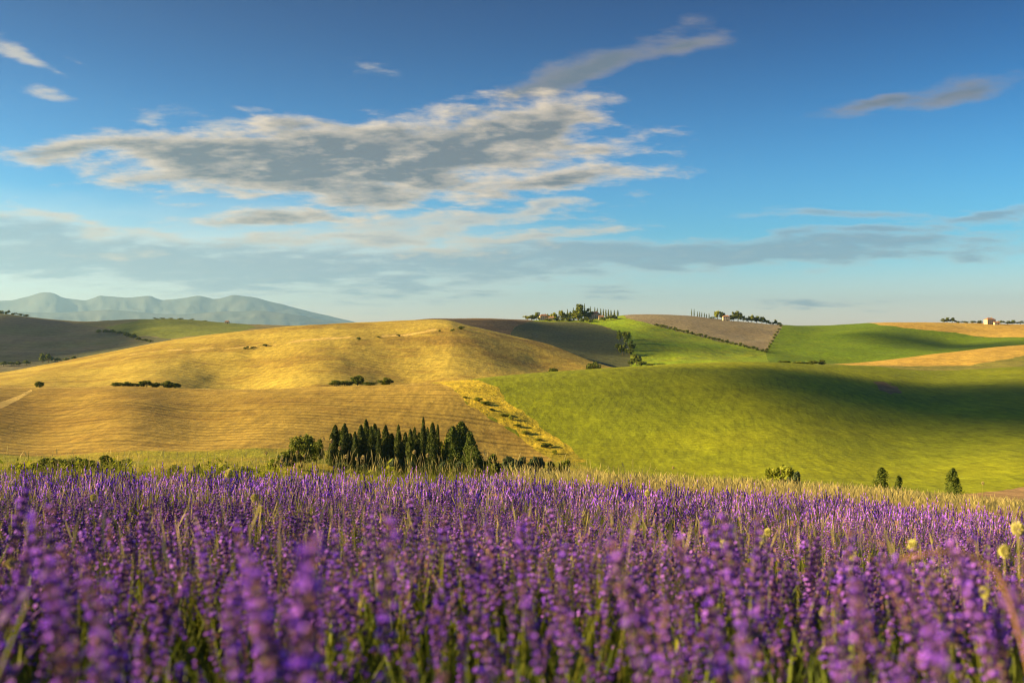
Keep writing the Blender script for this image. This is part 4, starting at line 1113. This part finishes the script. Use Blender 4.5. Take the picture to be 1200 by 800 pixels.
# ------------------------------------------------------------------ grasses and weeds
M['grass'] = leaf_mat('green_grass', (0.12, 0.16, 0.01), (0.36, 0.36, 0.025), 0.45)
M['dry'] = leaf_mat('dry_grass', (0.48, 0.39, 0.13), (0.66, 0.54, 0.22), 0.35)
M['weed'] = leaf_mat('green_weeds', (0.17, 0.22, 0.018), (0.38, 0.38, 0.035), 0.45)
def blades(xs, ys, hl, hh, wid, seed, heads=False, lean=0.25):
    g = np.random.default_rng(seed); n = len(xs)
    z = ground_xy(xs, ys)
    b = np.stack([xs, ys, z], 1)
    h = g.uniform(hl, hh, n); a = g.uniform(0, 6.28, n)
    ln = np.stack([np.cos(a), np.sin(a), np.zeros(n)], 1) * (h * g.uniform(0.02, lean, n))[:, None]
    up = np.stack([np.zeros(n), np.zeros(n), h], 1)
    q = g.uniform(0, 6.28, n); sd_ = np.stack([np.cos(q), np.sin(q) * 0.3, np.zeros(n)], 1) * (wid * g.uniform(.6, 1.4, n))[:, None]
    m1 = b + up * .55 + ln * .3; tp = b + up + ln
    if not heads:
        v = np.stack([b - sd_, b + sd_, m1 + sd_ * .8, tp, m1 - sd_ * .8], 1).reshape(-1, 3)
        return v, [tuple(range(i * 5, i * 5 + 5)) for i in range(n)]
    m2 = b + up * .86 + ln * .7
    s3 = sd_ * 2.2
    mm = b + up * .93 + ln * .85
    v = np.stack([b - sd_ * .6, b + sd_ * .6, m2 + sd_ * .4, m2 - sd_ * .4, mm + s3, tp, mm - s3], 1).reshape(-1, 3)
    f = []
    for i in range(n): f += [(i * 7, i * 7 + 1, i * 7 + 2, i * 7 + 3), (i * 7 + 3, i * 7 + 2, i * 7 + 4, i * 7 + 5, i * 7 + 6)]
    return v, f
gn = np.random.default_rng(5)
def scatter_px(n, p0, p1, y0, y1, pw=1.0):
    px = gn.uniform(p0, p1, n); y = y0 + (y1 - y0) * gn.random(n) ** pw
    return (px - 600) / F * y, y
# green blades between the lavender plants
x, y = scatter_px(80000, -60, 1260, 1.0, 12.2, 0.7)
keep = (fbm(x / 0.9 + 8, y / 1.1, 3) > -0.12) & ((y > 2.0) | (gn.random(len(y)) < 0.4))
v, f = blades(x[keep], y[keep], 0.22, 0.50, 0.0020, 3)
obj('grass', mesh_np('grass', v, f, M['grass']), kind='stuff', label='green grass blades growing between the lavender plants', cat='grass')
x, y = scatter_px(5000, -60, 1260, 1.5, 12.2, 0.6)
v, f = blades(x, y, 0.35, 0.56, 0.0012, 4, True)
obj('dry_grass', mesh_np('dry_grass', v, f, M['dry']), kind='stuff', label='thin straw coloured grass stalks among the lavender', cat='grass')
# dry grass margin beyond the lavender
x, y = scatter_px(42000, 600, 1300, 12.0, 34, 1.5)
v, f = blades(x, y, 0.3, 0.68, 0.0028, 6, True, 0.5)
obj('dry_grass_margin', mesh_np('dry_grass_margin', v, f, M['dry']), kind='stuff', label='pale dry grass margin behind the lavender field', cat='grass')
x, y = scatter_px(42000, -100, 760, 12.0, 30, 1.4)
v, f = blades(x, y, 0.28, 0.64, 0.0035, 7, False, 0.5)
obj('green_margin', mesh_np('green_margin', v, f, M['weed']), kind='stuff', label='yellow green weeds and grass margin behind the lavender field', cat='grass')
x, y = scatter_px(2600, -100, 760, 12.0, 26, 1.4)
v, f = blades(x, y, 0.4, 0.85, 0.002, 8, True, 0.3)
obj('dry_stalks', mesh_np('dry_stalks', v, f, M['dry']), kind='stuff', label='tall straw stalks standing in the green margin', cat='grass')
# leafy weed plants in the margin
WEED = []
for i in range(5):
    g_ = random.Random(40 + i); mb = MB()
    for k in range(9):
        a = g_.uniform(0, 6.28); h_ = g_.uniform(.5, 1); l_ = g_.uniform(.05, .3)
        tip = Vector((math.cos(a) * l_, math.sin(a) * l_, h_))
        mb.tube([(0, 0, 0), tip * .5 + Vector((0, 0, .05)), tip], [.006, .005, .003], 3, 0, False)
        for j in range(16):
            s = g_.uniform(.2, 1); p = tip * s
            d = Vector((g_.uniform(-1, 1), g_.uniform(-1, 1), g_.uniform(-.2, .7))).normalized() * g_.uniform(.06, .15)
            sd_ = d.cross(Vector((0, 0, 1))).normalized() * g_.uniform(.015, .035)
            mb.add([p, p + d * .5 + sd_, p + d, p + d * .5 - sd_], [(0, 1, 2, 3)], 0)
    WEED.append(mb.mesh('weed_leaves', M['weed']))
gw = random.Random(77)
for k in range(120):
    px_ = gw.uniform(-20, 330) if k < 60 else (gw.uniform(300, 700) if k < 104 else gw.uniform(640, 980)); y = gw.uniform(12.3, 17)
    x = (px_ - 600) / F * y
    hh = gw.uniform(.5, .85) if px_ < 480 else gw.uniform(.35, .55)
    o_ = obj('weed_plant', WEED[k % 5], label='leafy yellow green weed in the margin behind the lavender', cat='weed', group='leafy weeds behind the lavender', loc=(x, y, gz(x, y) - .02))
    o_.rotation_euler = (0, 0, gw.uniform(0, 6.28)); o_.scale = (hh, hh, hh)

# ------------------------------------------------------------------ scabious heads on thin stems
M['head'] = leaf_mat('pale_flower_head', (0.50, 0.46, 0.12), (0.66, 0.62, 0.24), 0.3)
M['seedhead'] = leaf_mat('straw_seed_head', (0.42, 0.34, 0.14), (0.56, 0.46, 0.22), 0.3)
M['wstem'] = leaf_mat('thin_stem', (0.24, 0.24, 0.05), (0.34, 0.30, 0.09), 0.2)
def head_mesh(seed, mat):
    g = random.Random(seed); mb = MB()
    n = 60
    for i in range(n):          # a ball of small florets
        zc = 1 - 2 * (i + .5) / n; r_ = math.sqrt(1 - zc * zc); a = i * 2.39996
        d = Vector((r_ * math.cos(a), r_ * math.sin(a), zc * 1.1 + .1))
        v_, f_ = bipyr(d * .35, d, .65 * g.uniform(.8, 1.15), .2, 3); mb.add(v_, f_, 0)
    return mb.mesh('flower_head', mat)
HEADS = [head_mesh(i, M['head']) for i in range(3)]; SEEDS = [head_mesh(9 + i, M['seedhead']) for i in range(3)]
def scabious(name, px_, py_, y, rad, label, group, pool, k, drift=0.0):
    tip = Vector(((px_ - 600) / F * y, y, (400 - py_) / F * y))
    bx = tip.x + drift; bz = gz(bx, y)
    e = bpy.data.objects.new(name, None); e.empty_display_size = .05; e.location = (bx, y, bz); e['label'] = label; e['category'] = 'flower'; e['group'] = group
    link(e)
    q = tip - Vector((bx, y, bz))
    mb = MB(); mb.tube([(0, 0, -.02), (q.x * .25, .01, q.z * .4), (q.x * .65, .01, q.z * .75), q], [.0022] * 3 + [.0016], 5)
    obj('stem', mb.mesh('stem', M['wstem']), e)
    h_ = obj('flower_head', pool[k % 3], e, loc=q); h_.scale = (rad, rad, rad * 1.15)
    h_.rotation_euler = (drift * -2, 0, k)
for k, (px_, py_, y, rad, dr) in enumerate([(848, 638, 2.6, .011, .12), (893, 632, 3.0, .013, -.05), (900, 624, 3.1, .013, -.06), (1000, 650, 2.6, .013, .02), (1070, 639, 2.3, .013, .02), (1178, 646, 2.3, .015, .01), (1193, 620, 2.4, .017, .03), (1154, 694, 2.0, .012, .02), (966, 718, 1.8, .009, .01), (1093, 674, 2.2, .007, .0),
                                            (109, 583, 3.6, .013, .0), (268, 555, 5, .022, .02), (298, 583, 3.8, .015, .01), (305, 597, 3.6, .014, -.01), (175, 600, 3.6, .012, .01), (759, 578, 6, .02, 0), (12, 660, 2.2, .011, 0)]):
    scabious('scabious_flower', px_, py_, y, rad, 'pale yellow round scabious head on a thin stem above the lavender', 'pale scabious flowers in the lavender', HEADS, k, dr)
for k, (px_, py_, dr) in enumerate([(388, 517, -.08), (398, 525, -.12), (405.5, 535, .05), (418, 537, -.01), (425.5, 536, .0), (485.5, 529.5, .2), (501, 533.5, .06), (348.5, 530, .02), (330, 540, .03), (357, 534, -.03), (438, 550, 0), (469, 551, 0), (312, 531, .04), (341, 541, .0), (379, 514, -.02), (789, 548, 0), (1152, 566, 0)]):
    scabious('seed_stalk', px_, py_, 9.0 + (k % 4) * .5, .020 if k < 9 else .015, 'straw coloured seed head on a thin stalk rising above the lavender edge', 'seed stalks at the lavender edge', SEEDS, k, dr)
# arching dry stem in the blurred front row
M['drystem'] = plain_mat('dry_brown_stem', (0.32, 0.17, 0.08), .8, .2, 60)
mb = MB(); pts_ = []
for (a_, b_) in [(1215, 830), (1200, 760), (1184, 705), (1168, 668), (1140, 651), (1108, 646), (1080, 650), (1055, 655)]:
    pts_.append(((a_ - 600) / F * .95, .95, (400 - b_) / F * .95))
x0_, y0_ = pts_[0][0], .95
pts_.insert(0, (x0_ + .02, y0_, gz(x0_, y0_)))
mb.tube(pts_, [.0018] * 5 + [.0015] * 3 + [.001], 6)
obj('dry_stem', mb.mesh('dry_stem', M['drystem'], True), label='brown dry stem arching over the blurred front lavender', cat='stem')
